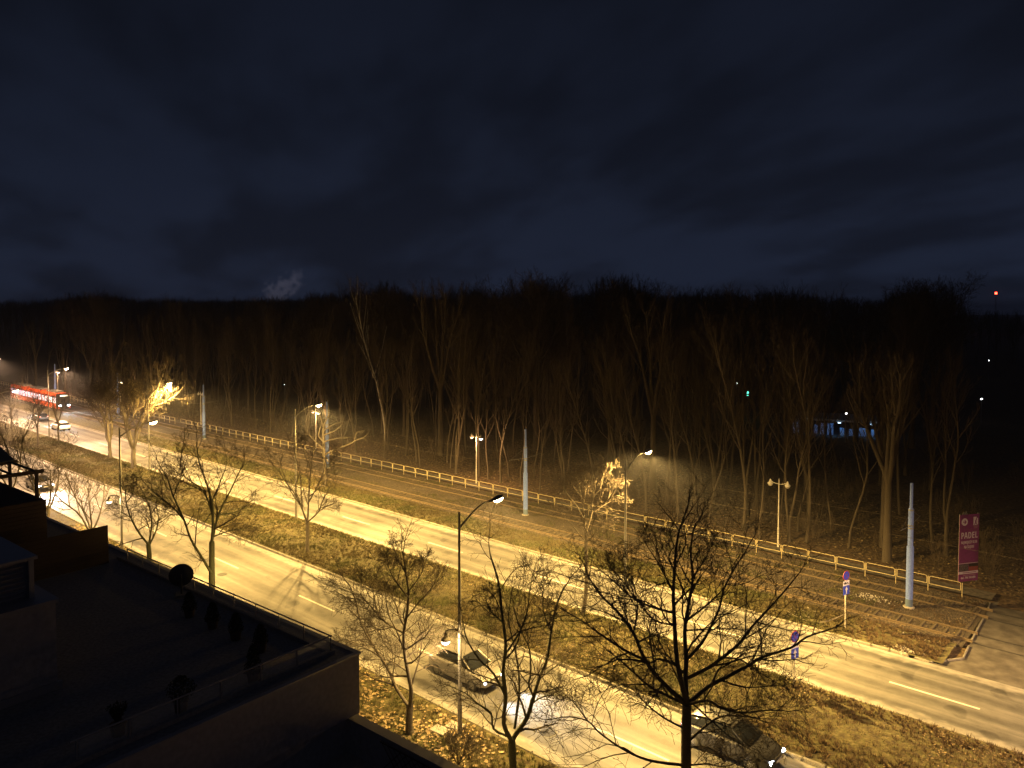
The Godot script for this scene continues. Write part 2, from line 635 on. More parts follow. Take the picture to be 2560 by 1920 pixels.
func carriageway(s0: float, s1: float, p0: float, p1: float, y: float) -> ArrayMesh:
	var o := Shape.new()
	var k := int((s1 - s0) / 3.0)
	for i in k + 1:
		var s := lerpf(s0, s1, float(i) / k)
		for j in 2:
			o.v.append(W(s, p0 if j == 0 else p1, y))
			o.n.append(Vector3.UP)
			o.uv.append(Vector2(j, s / 36.0))
	for i in k:
		for q in [0, 2, 1, 1, 2, 3]:
			o.idx.append(i * 2 + q)
	return o.mesh()

func make_kerb(p: float, s0: float, s1: float, label: String) -> void:
	var root := Node3D.new()
	root.name = numbered("kerb")
	add_child(root)
	root.set_meta("kind", "structure")
	root.set_meta("label", label)
	var stones := []
	for k in 3:
		stones.append(Shape.new().cut_box(Vector3(0, 0.055, 0), Vector3(0.985 - 0.012 * k, 0.17, 0.17), 0.02).mesh())
	var g := RandomNumberGenerator.new()
	g.seed = int(p * 100)
	var s := s0
	var rest := Shape.new()
	while s < s1:
		if s < s0 + 75.0:
			var o := part("kerb_stone", stones[g.randi() % 3], mat.kerb, root, W(s + 0.5, p + g.randf_range(-0.012, 0.012), g.randf_range(-0.012, 0.012)), g.randf_range(-0.012, 0.012))
			o.rotation.z = g.randf_range(-0.008, 0.008)
		else:
			rest.cut_box(W(s + 0.5, p, 0.055), Vector3(0.985, 0.17, 0.17), 0.02)
		s += 1.0
	if rest.v.size() > 0:
		var o := part("kerb_run", rest.mesh(), mat.kerb, root)
		o.set_meta("kind", "stuff")

func make_roads() -> void:
	var tex := road_texture()
	var m := StandardMaterial3D.new()
	m.albedo_texture = tex
	m.roughness = 0.62
	m.heightmap_enabled = false
	mat.road = m
	var near := setting("near_road", carriageway(-60, 330, 24.95, 32.25, 0.0), m, "near two-lane asphalt carriageway lit yellow by the lamps")
	var far := setting("far_road", carriageway(-60, 330, 39.15, 46.1, 0.0), m, "far two-lane asphalt carriageway beside the tram tracks")
	var dash := Shape.new().box(Vector3.ZERO, Vector3(4.1, 0.004, 0.13)).mesh()
	for k in 16:
		part("lane_dash", dash, mat.paint, near, W(18.35 + (k - 2) * 12.27, 28.46, 0.004))
		part("lane_dash", dash, mat.paint, far, W(9.2 + (k - 1) * 12.0, 42.35, 0.004))
	var lid := Shape.new().lathe(Vector3.ZERO, [Vector2(0.36, -0.01), Vector2(0.36, 0.006), Vector2(0.30, 0.007), Vector2(0.29, 0.003), Vector2(0.0, 0.004)], 20).mesh()
	for q in [[36.5, 30.2], [52.8, 27.0], [21.6, 26.7]]:
		part("manhole_cover", lid, mat.black_metal, near, W(q[0], q[1], 0.002))
	for q in [[33.0, 44.1], [3.4, 46.6], [48.0, 40.9]]:
		part("manhole_cover", lid, mat.black_metal, far, W(q[0], q[1], 0.01))
	make_kerb(24.86, -14, 240, "pale concrete kerb between leafy verge and near carriageway")
	make_kerb(32.35, -8, 240, "pale concrete kerb along the near carriageway's median side")
	make_kerb(39.05, -8, 240, "pale concrete kerb along the far carriageway's median side")
	make_kerb(46.2, 11.3, 240, "pale concrete kerb between far carriageway and tram verge")
	# the street that crosses the tracks
	var o := Shape.new()
	var pts := [W(-70, 46.1), W(11.07, 46.1), W(8.95, 47.9), W(9.1, 50.9), W(9.3, 57.0), W(9.4, 58.4), W(8.0, 60.6), W(2.0, 75.0), W(-4.0, 110), W(-70, 110)]
	var flat := PackedVector2Array()
	for q in pts:
		flat.append(Vector2(q.x, q.z))
	var tr := Geometry2D.triangulate_polygon(flat)
	for i in range(0, tr.size(), 3):
		var a := Vector3(flat[tr[i]].x, 0.006, flat[tr[i]].y)
		var b := Vector3(flat[tr[i + 1]].x, 0.006, flat[tr[i + 1]].y)
		var c := Vector3(flat[tr[i + 2]].x, 0.006, flat[tr[i + 2]].y)
		if (c - a).cross(b - a).y < 0:
			var w := b
			b = c
			c = w
		o.tri(a, b, c)
	setting("crossing", o.mesh(), mat.apron, "asphalt crossing where the side street meets the tracks")
	var side := Node3D.new()
	# low kerb round the end of the track verge
	side.name = numbered("kerb")
	add_child(side)
	side.set_meta("kind", "structure")
	side.set_meta("label", "thin edging kerb round the end of the track bed")
	var run := [Vector2(11.0, 46.2), Vector2(10.2, 46.15), Vector2(8.95, 47.85), Vector2(9.1, 50.9), Vector2(9.3, 57.0), Vector2(9.42, 58.3)]
	for i in run.size() - 1:
		var a: Vector2 = run[i]
		var b: Vector2 = run[i + 1]
		var n := maxi(1, int(a.distance_to(b)))
		for k in n:
			var c := a.lerp(b, (k + 0.5) / n)
			if absf(c.y - 50.6) < 0.4 or absf(c.y - 52.0) < 0.4 or absf(c.y - 55.25) < 0.4 or absf(c.y - 56.7) < 0.4:
				continue
			var st := Shape.new().cut_box(Vector3(0, 0.04, 0), Vector3(a.distance_to(b) / n - 0.02, 0.12, 0.12), 0.02).mesh()
			part("kerb_stone", st, mat.kerb, side, W(c.x, c.y), atan2(b.y - a.y, -(b.x - a.x)))

func make_tracks() -> void:
	var steel: Material = mat.rail_steel
	for tr in [[50.6, 52.03, "tram track beside the grass strip, its sleepers half buried in ballast"], [55.25, 56.69, "tram track beside the yellow railing, its sleepers half buried in ballast"]]:
		var root := thing("tram_track", tr[2], "tram track", W(0, (tr[0] + tr[1]) * 0.5, -0.09))
		for p in [tr[0], tr[1]]:
			var z: float = -(p - (tr[0] + tr[1]) * 0.5)
			var o := Shape.new()
			# head and foot of the rail; in the crossing only the head shows, flush with the asphalt
			o.box(Vector3(-170.0, 0.245, z), Vector3(322, 0.05, 0.085))
			o.box(Vector3(-170.0, 0.185, z), Vector3(322, 0.07, 0.025))
			o.box(Vector3(-170.0, 0.14, z), Vector3(322, 0.025, 0.17))
			part("rail", o.mesh(), steel, root)
			var fl := Shape.new().box(Vector3(25.5, 0.096, z - 0.02), Vector3(69, 0.012, 0.07))
			fl.box(Vector3(25.5, 0.094, z + 0.07), Vector3(69, 0.010, 0.035))
			part("grooved_rail", fl.mesh(), mat.black_metal, root)
		var beams := []
		for k in 3:
			beams.append(Shape.new().cut_box(Vector3(0, 0.06, 0), Vector3(0.21, 0.16, 1.40), 0.025).mesh())
		var g := RandomNumberGenerator.new()
		g.seed = int(tr[0])
		for k in 260:
			var s := 9.9 + k * 0.66 + g.randf_range(-0.03, 0.03)
			part("sleeper", beams[k % 3], mat.sleeper, root, Vector3(-s, 0.080 + g.randf_range(-0.02, 0.02), 0), g.randf_range(-0.02, 0.02))
	# contact wires hung over each track
	for w in [[51.3, 5.35, "taut contact wire hung over the tram track by the grass"], [55.97, 5.35, "taut contact wire hung over the tram track by the railing"]]:
		var pts := PackedVector3Array()
		for k in 111:
			var s := -20.0 + k * 2.5
			var sag := 0.18 * pow(sin(PI * fposmod(s - 13.2, 32.4) / 32.4), 2.0)
			pts.append(W(s, w[0] + 0.2 * sin(TAU * (s - 13.2) / 64.8), w[1] - sag))
		var o := single("contact_wire", Shape.new().tube(pts, same(0.008, pts.size()), 4).mesh(), plain(0.09, 0.07, 0.05, 0.7, 0.3), w[2], "wire")
		o.position = Vector3.ZERO

# ------------------------------------------------------------------ fence
func make_fence() -> void:
	var root := thing("railing", "long yellow pedestrian railing of rounded frames along the tram tracks", "railing", W(11.0, 58.0, 0.1))
	var pts := PackedVector3Array()
	var hw := 0.955
	var lo := 0.46
	var hi := 1.0
	var r := 0.12
	for c in [[hw - r, hi - r, 0.0], [-hw + r, hi - r, PI * 0.5], [-hw + r, lo + r * 0.5, PI], [hw - r, lo + r * 0.5, PI * 1.5]]:
		var rr: float = r if c[1] > 0.7 else r * 0.5
		var cx: float = c[0] if c[1] > 0.7 else signf(c[0]) * (hw - rr)
		pts.append_array(arc(Vector3(cx, c[1], 0), Vector3.RIGHT, Vector3.UP, rr, c[2], c[2] + PI * 0.5, 4))
	pts.append(pts[0])
	var frame := Shape.new().tube(pts, same(0.024, pts.size()), 7).mesh()
	var post := Shape.new().rod(Vector3(0, -0.15, 0), Vector3(0, 0.99, 0), 0.026, 0.026, 7).mesh()
	var g := RandomNumberGenerator.new()
	g.seed = 31
	for k in 115:
		var x := -2.07 * k
		if k == 56:
			continue
		part("frame", frame, mat.yellow_rail, root, Vector3(x - 1.035, g.randf_range(-0.015, 0.015), g.randf_range(-0.015, 0.015)), g.randf_range(-0.01, 0.01))
		part("post", post, mat.yellow_rail, root, Vector3(x, g.randf_range(-0.015, 0.015), 0.0))

# ------------------------------------------------------------------ lamps
func bowl_mesh() -> ArrayMesh:
	# drop bowl under the lantern: half an ellipsoid, 0.6 m long
	var o := Shape.new()
	var rings := []
	for i in 7:
		var w := PI * 0.5 * i / 6.0
		var ring := PackedVector3Array()
		for j in 16:
			var a := TAU * j / 16.0
			ring.append(Vector3(cos(a) * 0.30 * maxf(cos(w), 0.04), -sin(w) * 0.19, sin(a) * 0.175 * maxf(cos(w), 0.04)))
		rings.append(ring)
	o.loft(rings)
	return o.mesh()

func lantern_mesh() -> ArrayMesh:
	# the housing: a flattened teardrop, narrow where the arm enters
	var rings := []
	for q in [[-0.52, 0.035, 0.03, 0.02], [-0.40, 0.07, 0.06, 0.03], [-0.2, 0.15, 0.09, 0.05], [0.05, 0.19, 0.105, 0.05], [0.25, 0.17, 0.09, 0.05], [0.36, 0.10, 0.06, 0.04], [0.40, 0.04, 0.03, 0.03]]:
		var ring := PackedVector3Array()
		for j in 14:
			var a := TAU * j / 14.0
			var y: float = sin(a) * (q[2] if sin(a) > 0 else q[3] * 0.25)
			ring.append(Vector3(q[0], y + 0.01, cos(a) * q[1]))
		rings.append(ring)
	return Shape.new().loft(rings).mesh()

var lantern: ArrayMesh
var bowl: ArrayMesh
var ped_shade: ArrayMesh
var ped_bowl: ArrayMesh

func spot(parent: Node, at: Vector3, c: Color, energy: float, angle: float, soft: float, down := Vector3.DOWN, size := 0.12) -> SpotLight3D:
	var l := SpotLight3D.new()
	l.name = "lamp_light"
	parent.add_child(l, true)
	l.position = at
	l.light_color = c
	l.light_energy = energy
	l.spot_angle = angle
	l.spot_angle_attenuation = soft
	l.spot_range = 90.0
	l.spot_attenuation = 2.0
	l.light_size = size
	l.shadow_enabled = true
	l.basis = Basis.looking_at(down, Vector3.RIGHT if absf(down.y) > 0.9 else Vector3.UP)
	return l

func omni(parent: Node, at: Vector3, c: Color, energy: float, size := 0.1) -> OmniLight3D:
	var l := OmniLight3D.new()
	l.name = "lamp_light"
	parent.add_child(l, true)
	l.position = at
	l.light_color = c
	l.light_energy = energy
	l.omni_range = 60.0
	l.omni_attenuation = 2.0
	l.light_size = size
	l.shadow_enabled = true
	return l

func make_street_lamps() -> void:
	lantern = lantern_mesh()
	bowl = bowl_mesh()
	ped_shade = Shape.new().lathe(Vector3.ZERO, [Vector2(0.225, -0.02), Vector2(0.24, 0.0), Vector2(0.23, 0.03), Vector2(0.17, 0.10), Vector2(0.11, 0.15), Vector2(0.08, 0.22), Vector2(0.085, 0.26), Vector2(0.06, 0.32), Vector2(0.03, 0.36), Vector2(0.0, 0.36)], 20).mesh()
	var prof := []
	for i in 8:
		var w := PI * 0.5 * i / 7.0
		prof.append(Vector2(sin(w) * 0.20, -cos(w) * 0.21))
	ped_bowl = Shape.new().lathe(Vector3.ZERO, prof, 18).mesh()
	var yellow := lin(1.0, 0.615, 0.165)
	var pink := lin(1.0, 0.60, 0.30)
	var g := "tall curved-arm street lamps along the avenue"
	var spots := [
		[24.4, 23.75, 0, "tall street lamp on the leafy verge carrying a bell-shaped side lantern", true],
		[61.8, 23.45, 0, "tall verge street lamp rising beside small bell-shaped lantern over the near carriageway", true],
		[97.4, 23.5, 1, "tall verge street lamp beyond the bare trees near the dark building", false],
		[25.5, 39.0, 0, "tall median street lamp beside the brightly lit bare tree", false],
		[61.4, 38.7, 0, "tall median street lamp whose lantern shines on a stubby pollarded tree", false],
		[93.2, 38.7, 0, "tall median street lamp behind the tree with clinging pale leaves", false],
		[128.6, 38.7, 1, "tall median street lamp facing the red tram's front", false],
		[164.0, 38.7, 1, "tall median street lamp alongside the red tram's middle", false],
		[-10.8, 39.0, 1, "tall median street lamp at the asphalt crossing", false]]
	for q in spots:
		var o := thing("street_lamp", q[3], "street lamp", W(q[0], q[1], 0.08), 0.0, g)
		# local axes: -z points over the road
		part("post", Shape.new().tube(PackedVector3Array([Vector3(0, -0.1, 0), Vector3(0, 1.4, 0), Vector3(0, 1.42, 0), Vector3(0, 5, 0), Vector3(0, 10.3, 0)]), PackedFloat32Array([0.115, 0.11, 0.085, 0.08, 0.055]), 12, true).mesh(), mat.post_grey, o)
		var armp := PackedVector3Array()
		for k in 10:
			var t := k / 9.0
			armp.append(Vector3(0, 9.55 + 0.95 * sin(t * PI * 0.5) * (1.0 - 0.06 * t), -2.05 * t))
		part("arm", Shape.new().tube(armp, PackedFloat32Array([0.05, 0.048, 0.046, 0.044, 0.042, 0.04, 0.038, 0.036, 0.034, 0.032]), 8, true).mesh(), mat.post_grey, o)
		var head := part("lantern", lantern, mat.housing, o, Vector3(0, 10.45, -2.5))
		head.rotation = Vector3(0, PI * 0.5, 0)
		head.rotate_object_local(Vector3(0, 0, 1), 0.17)
		var lens := part("bowl", bowl, mat.sodium if q[2] == 0 else mat.sodium_far, head, Vector3(0.08, -0.012, 0))
		lens.rotation = Vector3.ZERO
		var down := Vector3(0, -1, -0.10).normalized()
		var tone: Color = yellow if q[2] == 0 else pink
		var power: float = (430.0 if q[1] < 30.0 else 1000.0) if q[2] == 0 else (640.0 if q[0] > 0.0 else 430.0)
		spot(o, Vector3(0, 10.18, -2.6), tone, power, 82.0, 0.6, down, 0.14)
		# what the bowl spills to all sides
		omni(o, Vector3(0, 10.16, -2.6), tone, power * (0.042 if q[1] > 30.0 else 0.016), 0.15)
		for e in [-1.0, 1.0]:
			spot(o, Vector3(0, 10.18, -2.6), tone, power * (2.6 if q[1] < 30.0 else 2.15), 34.0, 1.0, Vector3(e * 0.83, -0.53 if q[1] < 30.0 else -0.44, -0.10).normalized(), 0.14)
		if q[4]:
			var ap := PackedVector3Array()
			for k in 8:
				var w := PI * 0.5 * k / 7.0
				ap.append(Vector3(0, 4.75 + 0.36 * sin(w), 0.06 + 0.90 * (1.0 - cos(w)) * 0.9))
			part("side_arm", Shape.new().tube(ap, same(0.028, 8), 7, true).mesh(), mat.black_metal, o)
			var lp: Vector3 = ap[7]
			part("side_shade", ped_shade, mat.housing, o, lp - Vector3(0, 0.40, 0))
			var bb := part("side_bulb", ped_bowl, mat.globe, o, lp - Vector3(0, 0.42, 0))
			bb.rotation.y = 0.2
			omni(o, lp - Vector3(0, 0.50, 0), lin(1.0, 0.66, 0.28), 26.0, 0.1)

func make_park_lamps() -> void:
	var g := "white double-armed park lamps along the footpath"
	var spots := [
		[24.7, 60.4, 0, "unlit white double-armed park lamp behind railing at the wood's edge"],
		[59.2, 60.3, 1, "lit white double-armed park lamp beside a clump of pale trunks"],
		[90.6, 60.4, 1, "lit white double-armed park lamp behind the pollarded tree"],
		[124.5, 60.4, 0, "unlit white double-armed park lamp beyond the leafy median tree"],
		[157.9, 60.3, 1, "lit white double-armed park lamp behind the front of the tram"],
		[193.7, 60.3, 1, "lit white double-armed park lamp behind the tail of the tram"]]
	for q in spots:
		var o := thing("park_lamp", q[3], "park lamp", W(q[0], q[1], 0.1), 0.0, g)
		part("post", Shape.new().tube(PackedVector3Array([Vector3(0, -0.1, 0), Vector3(0, 1.6, 0), Vector3(0, 1.65, 0), Vector3(0, 5.65, 0)]), PackedFloat32Array([0.075, 0.07, 0.05, 0.035]), 10, true).mesh(), mat.white_post, o)
		for e in [-1.0, 1.0]:
			var ap := PackedVector3Array()
			for k in 7:
				var w := PI * 0.5 * k / 6.0
				ap.append(Vector3(e * 0.72 * sin(w), 5.2 + 0.34 * (1.0 - cos(w)) , 0))
			part("arm", Shape.new().tube(ap, same(0.025, 7), 6, true).mesh(), mat.white_post, o)
			var tip: Vector3 = ap[6]
			part("shade", ped_shade, mat.white_post if q[2] == 0 else mat.housing, o, tip - Vector3(0, 0.38, 0))
			var lit: bool = q[2] == 1 and e > 0
			part("bulb", ped_bowl, mat.globe if lit else (mat.globe_dim if q[2] == 1 else mat.globe_off), o, tip - Vector3(0, 0.40, 0))
			if lit:
				omni(o, tip - Vector3(0, 0.48, 0), lin(1.0, 0.52, 0.22), 34.0, 0.1)

func make_tram_poles() -> void:
	var g := "blue tapered tram masts between the tracks"
	var where := [[13.2, 53.75, "blue tapered tram mast standing in ballast near the banner"], [46.5, 54.0, "blue tapered tram mast across the tracks from the lit median tree"], [78.6, 54.0, "blue tapered tram mast rising behind the pollarded tree"], [110.4, 54.0, "blue tapered tram mast by the railing past the leafy tree"], [142.6, 54.0, "blue tapered tram mast ahead of the red tram"], [175.0, 54.0, "blue tapered tram mast behind the red tram"]]
	for q in where:
		var o := thing("tram_mast", q[2], "mast", W(q[0], q[1], 0.04), 0.0, g)
		part("footing", Shape.new().lathe(Vector3.ZERO, [Vector2(0.36, -0.1), Vector2(0.36, 0.08), Vector2(0.30, 0.14), Vector2(0.0, 0.14)], 12).mesh(), mat.concrete, o)
		part("foot_band", Shape.new().rod(Vector3(0, 0.1, 0), Vector3(0, 0.62, 0), 0.222, 0.222, 18).mesh(), mat.mast_foot, o)
		part("lower_tube", Shape.new().tube(PackedVector3Array([Vector3(0, 0.6, 0), Vector3(0, 4.05, 0), Vector3(0, 4.12, 0)]), PackedFloat32Array([0.215, 0.215, 0.165]), 18, true).mesh(), mat.mast_blue, o)
		part("middle_tube", Shape.new().tube(PackedVector3Array([Vector3(0, 4.05, 0), Vector3(0, 6.55, 0), Vector3(0, 6.6, 0)]), PackedFloat32Array([0.165, 0.165, 0.10]), 16, true).mesh(), mat.mast_blue, o)
		part("upper_tube", Shape.new().rod(Vector3(0, 6.55, 0), Vector3(0, 8.25, 0), 0.10, 0.095, 14).mesh(), mat.mast_blue, o)
		for y in [5.25, 5.42, 6.45]:
			part("clamp", Shape.new().rod(Vector3(0, y, 0), Vector3(0, y + 0.08, 0), 0.19, 0.19, 12).mesh(), mat.grey_metal, o)
		for e in [-1.0, 1.0]:
			var br := Shape.new().rod(Vector3(0, 5.45, 0), Vector3(0, 5.62, e * 2.3), 0.02, 0.016, 6)
			br.rod(Vector3(0, 6.48, 0), Vector3(0, 5.65, e * 2.1), 0.008, 0.008, 5)
			part("bracket", br.mesh(), mat.grey_metal, o)

# ------------------------------------------------------------------ trees
class Grow:
	var wood := Shape.new()
	var twigs := Shape.new()
	var tips := PackedVector3Array()
	var g := RandomNumberGenerator.new()
	var kids := [9, 8, 6, 4, 0]
	var segs := [8, 6, 4, 3, 2]
	var sides := [9, 6, 4, 3, 3]
	var spread := [0.75, 0.8, 0.85, 0.9, 0.9]
	var shrink := [0.55, 0.52, 0.5, 0.55, 0.5]
	var wander := 0.16
	var lift := 0.10
	var thin := 0.006
	var start := 0.25
	var wood_level := 1
	var gnarl := 1.0

	func turned(d: Vector3, by: float, round_: float) -> Vector3:
		var a := d.cross(Vector3.UP if absf(d.y) < 0.95 else Vector3.RIGHT).normalized()
		var b := d.cross(a)
		return (d * cos(by) + (a * cos(round_) + b * sin(round_)) * sin(by)).normalized()

	func offshoots(pts: PackedVector3Array, rad: PackedFloat32Array, length: float, level: int, most: int, from_t: float) -> void:
		if level >= most:
			tips.append(pts[pts.size() - 1])
			return
		var n: int = kids[level]
		var turn := g.randf() * TAU
		for k in n:
			var t := from_t + (1.0 - from_t) * (k + g.randf_range(0.1, 0.9)) / n
			var f := t * (pts.size() - 1)
			var i := mini(int(f), pts.size() - 2)
			var at := pts[i].lerp(pts[i + 1], f - i)
			var r := lerpf(rad[i], rad[i + 1], f - i)
			var d := (pts[i + 1] - pts[i]).normalized()
			turn += 2.4 + g.randf_range(-0.5, 0.5)
			var nd := turned(d, spread[level] * g.randf_range(0.65, 1.25), turn)
			var l: float = length * shrink[level] * g.randf_range(0.6, 1.2) * (1.25 - 0.65 * t)
			branch(at, nd, l, maxf(r * 0.62, thin), level + 1, most)

	func branch(at: Vector3, d: Vector3, length: float, r: float, level: int, most: int) -> void:
		var n: int = segs[level]
		var pts := PackedVector3Array([at])
		var rad := PackedFloat32Array([r])
		var dir := d
		for i in n:
			dir = (dir + Vector3(g.randfn(), g.randfn(), g.randfn()) * wander * gnarl + Vector3.UP * lift).normalized()
			pts.append(pts[i] + dir * length / n)
			rad.append(maxf(lerpf(r, r * 0.3, (i + 1.0) / n), thin * 0.7))
		if level <= wood_level:
			wood.tube(pts, rad, sides[level])
		else:
			twigs.tube(pts, rad, sides[level])
		offshoots(pts, rad, length, level, most, start if level == 0 else 0.18)

func place_tree(gr: Grow, called: String, label: String, category: String, at: Vector3, bark: Material, twig: Material, group: String) -> Node3D:
	var o := thing(called, label, category, at, 0.0, group)
	part("trunk", gr.wood.mesh(), bark, o)
	part("crown", gr.twigs.mesh(), twig, o)
	return o

# limbs drawn as rows of pixels of one zoomed region (x0, y0, scale): [radius, x, y, x, y ...]; the first is the trunk
func drawn_tree(base: Vector3, region: Array, limbs: Array, sd: int, most: int, kids: Array, twig_len: float, thin: float, taper := 0.3, slim := 0.78) -> Grow:
	var gr := Grow.new()
	gr.g.seed = sd
	gr.kids = kids
	gr.thin = thin
	gr.wander = 0.20
	gr.lift = 0.03
	gr.shrink = [0.55, 0.62, 0.60, 0.60, 0.5]
	gr.segs = [8, 6, 5, 4, 3]
	var px := PackedVector2Array()
	var deep := PackedFloat32Array()
	var m_per_px := Vector2(base.x, base.z).length() / FOCAL / float(region[2])
	var lean := 0.5
	var first := true
	for limb in limbs:
		limb[0] *= slim if not first else 0.9
		var ctrl := PackedVector2Array()
		for i in range(1, limb.size(), 2):
			ctrl.append(Vector2(limb[i], limb[i + 1]))
		var d0 := 0.0
		if not first:
			var best := 1e9
			for i in px.size():
				var q := px[i].distance_squared_to(ctrl[0])
				if q < best:
					best = q
					d0 = deep[i]
					if q < 900.0:
						ctrl[0] = px[i]
		lean = -lean if gr.g.randf() < 0.8 else lean
		var slope := lean * gr.g.randf_range(0.5, 1.5) if not first else 0.0
		var pts := PackedVector3Array()
		var rad := PackedFloat32Array()
		var run := 0.0
		var total := 0.0
		for i in ctrl.size() - 1:
			total += ctrl[i].distance_to(ctrl[i + 1])
		for i in ctrl.size():
			var steps := 3 if i < ctrl.size() - 1 else 1
			for k in steps:
				var t := k / 3.0
				var a := ctrl[maxi(i - 1, 0)]
				var b := ctrl[i]
				var c := ctrl[mini(i + 1, ctrl.size() - 1)]
				var d := ctrl[mini(i + 2, ctrl.size() - 1)]
				var q := b.cubic_interpolate(c, a, d, t) if steps > 1 else b
				var far := run + b.distance_to(c) * t
				var dd := d0 + slope * sin(minf(far / total, 1.0) * 1.9) * total * m_per_px * 0.55
				px.append(q)
				deep.append(dd)
				var w := on_plane(region[0] + q.x / region[2], region[1] + q.y / region[2], base, dd) - base
				pts.append(w)
				rad.append(maxf(lerpf(limb[0], limb[0] * (taper if not first else 0.85), far / total), thin))
			if i < ctrl.size() - 1:
				run += ctrl[i].distance_to(ctrl[i + 1])
		if first:
			# run the trunk down to the ground
			var foot := PackedVector3Array([Vector3(0, -0.15, 0), Vector3(0, 0.15, 0)])
			foot.append_array(pts)
			var fr := PackedFloat32Array([limb[0] * 1.45, limb[0] * 1.12])
			fr.append_array(rad)
			gr.wood.tube(foot, fr, 10)
		else:
			gr.wood.tube(pts, rad, 8)
			gr.offshoots(pts, rad, clampf(total * m_per_px * twig_len, 1.5, 3.6), 1, most, 0.12)
			var e := pts.size()
			gr.branch(pts[e - 1], (pts[e - 1] - pts[e - 2]).normalized(), maxf(total * m_per_px * 0.22, 0.5), rad[e - 1], 2, most)
		first = false
	return gr

func grown_tree(sd: int, height: float, radius: float, stems: int, fork: float, most: int, kids: Array, thin: float, open := 0.6) -> Grow:
	var gr := Grow.new()
	gr.g.seed = sd
	gr.thin = thin
	gr.kids = kids
	gr.wander = 0.13
	var top := fork
	var pts := PackedVector3Array()
	var rad := PackedFloat32Array()
	for i in 6:
		var t := i / 5.0
		pts.append(Vector3(gr.g.randf_range(-0.06, 0.06) * t, -0.15 + (top + 0.15) * t, gr.g.randf_range(-0.06, 0.06) * t))
		rad.append(radius * (1.45 if i == 0 else 1.0 - 0.15 * t))
	gr.wood.tube(pts, rad, 10)
	for k in stems:
		var d := gr.turned(Vector3.UP, open * gr.g.randf_range(0.35, 1.1), TAU * k / stems + gr.g.randf_range(-0.4, 0.4))
		gr.branch(pts[5] - Vector3(0, gr.g.randf_range(0.0, 0.15) * fork, 0), d, (height - fork) * gr.g.randf_range(0.72, 1.0), radius * (0.72 if stems < 4 else 0.55), 0, most)
	return gr

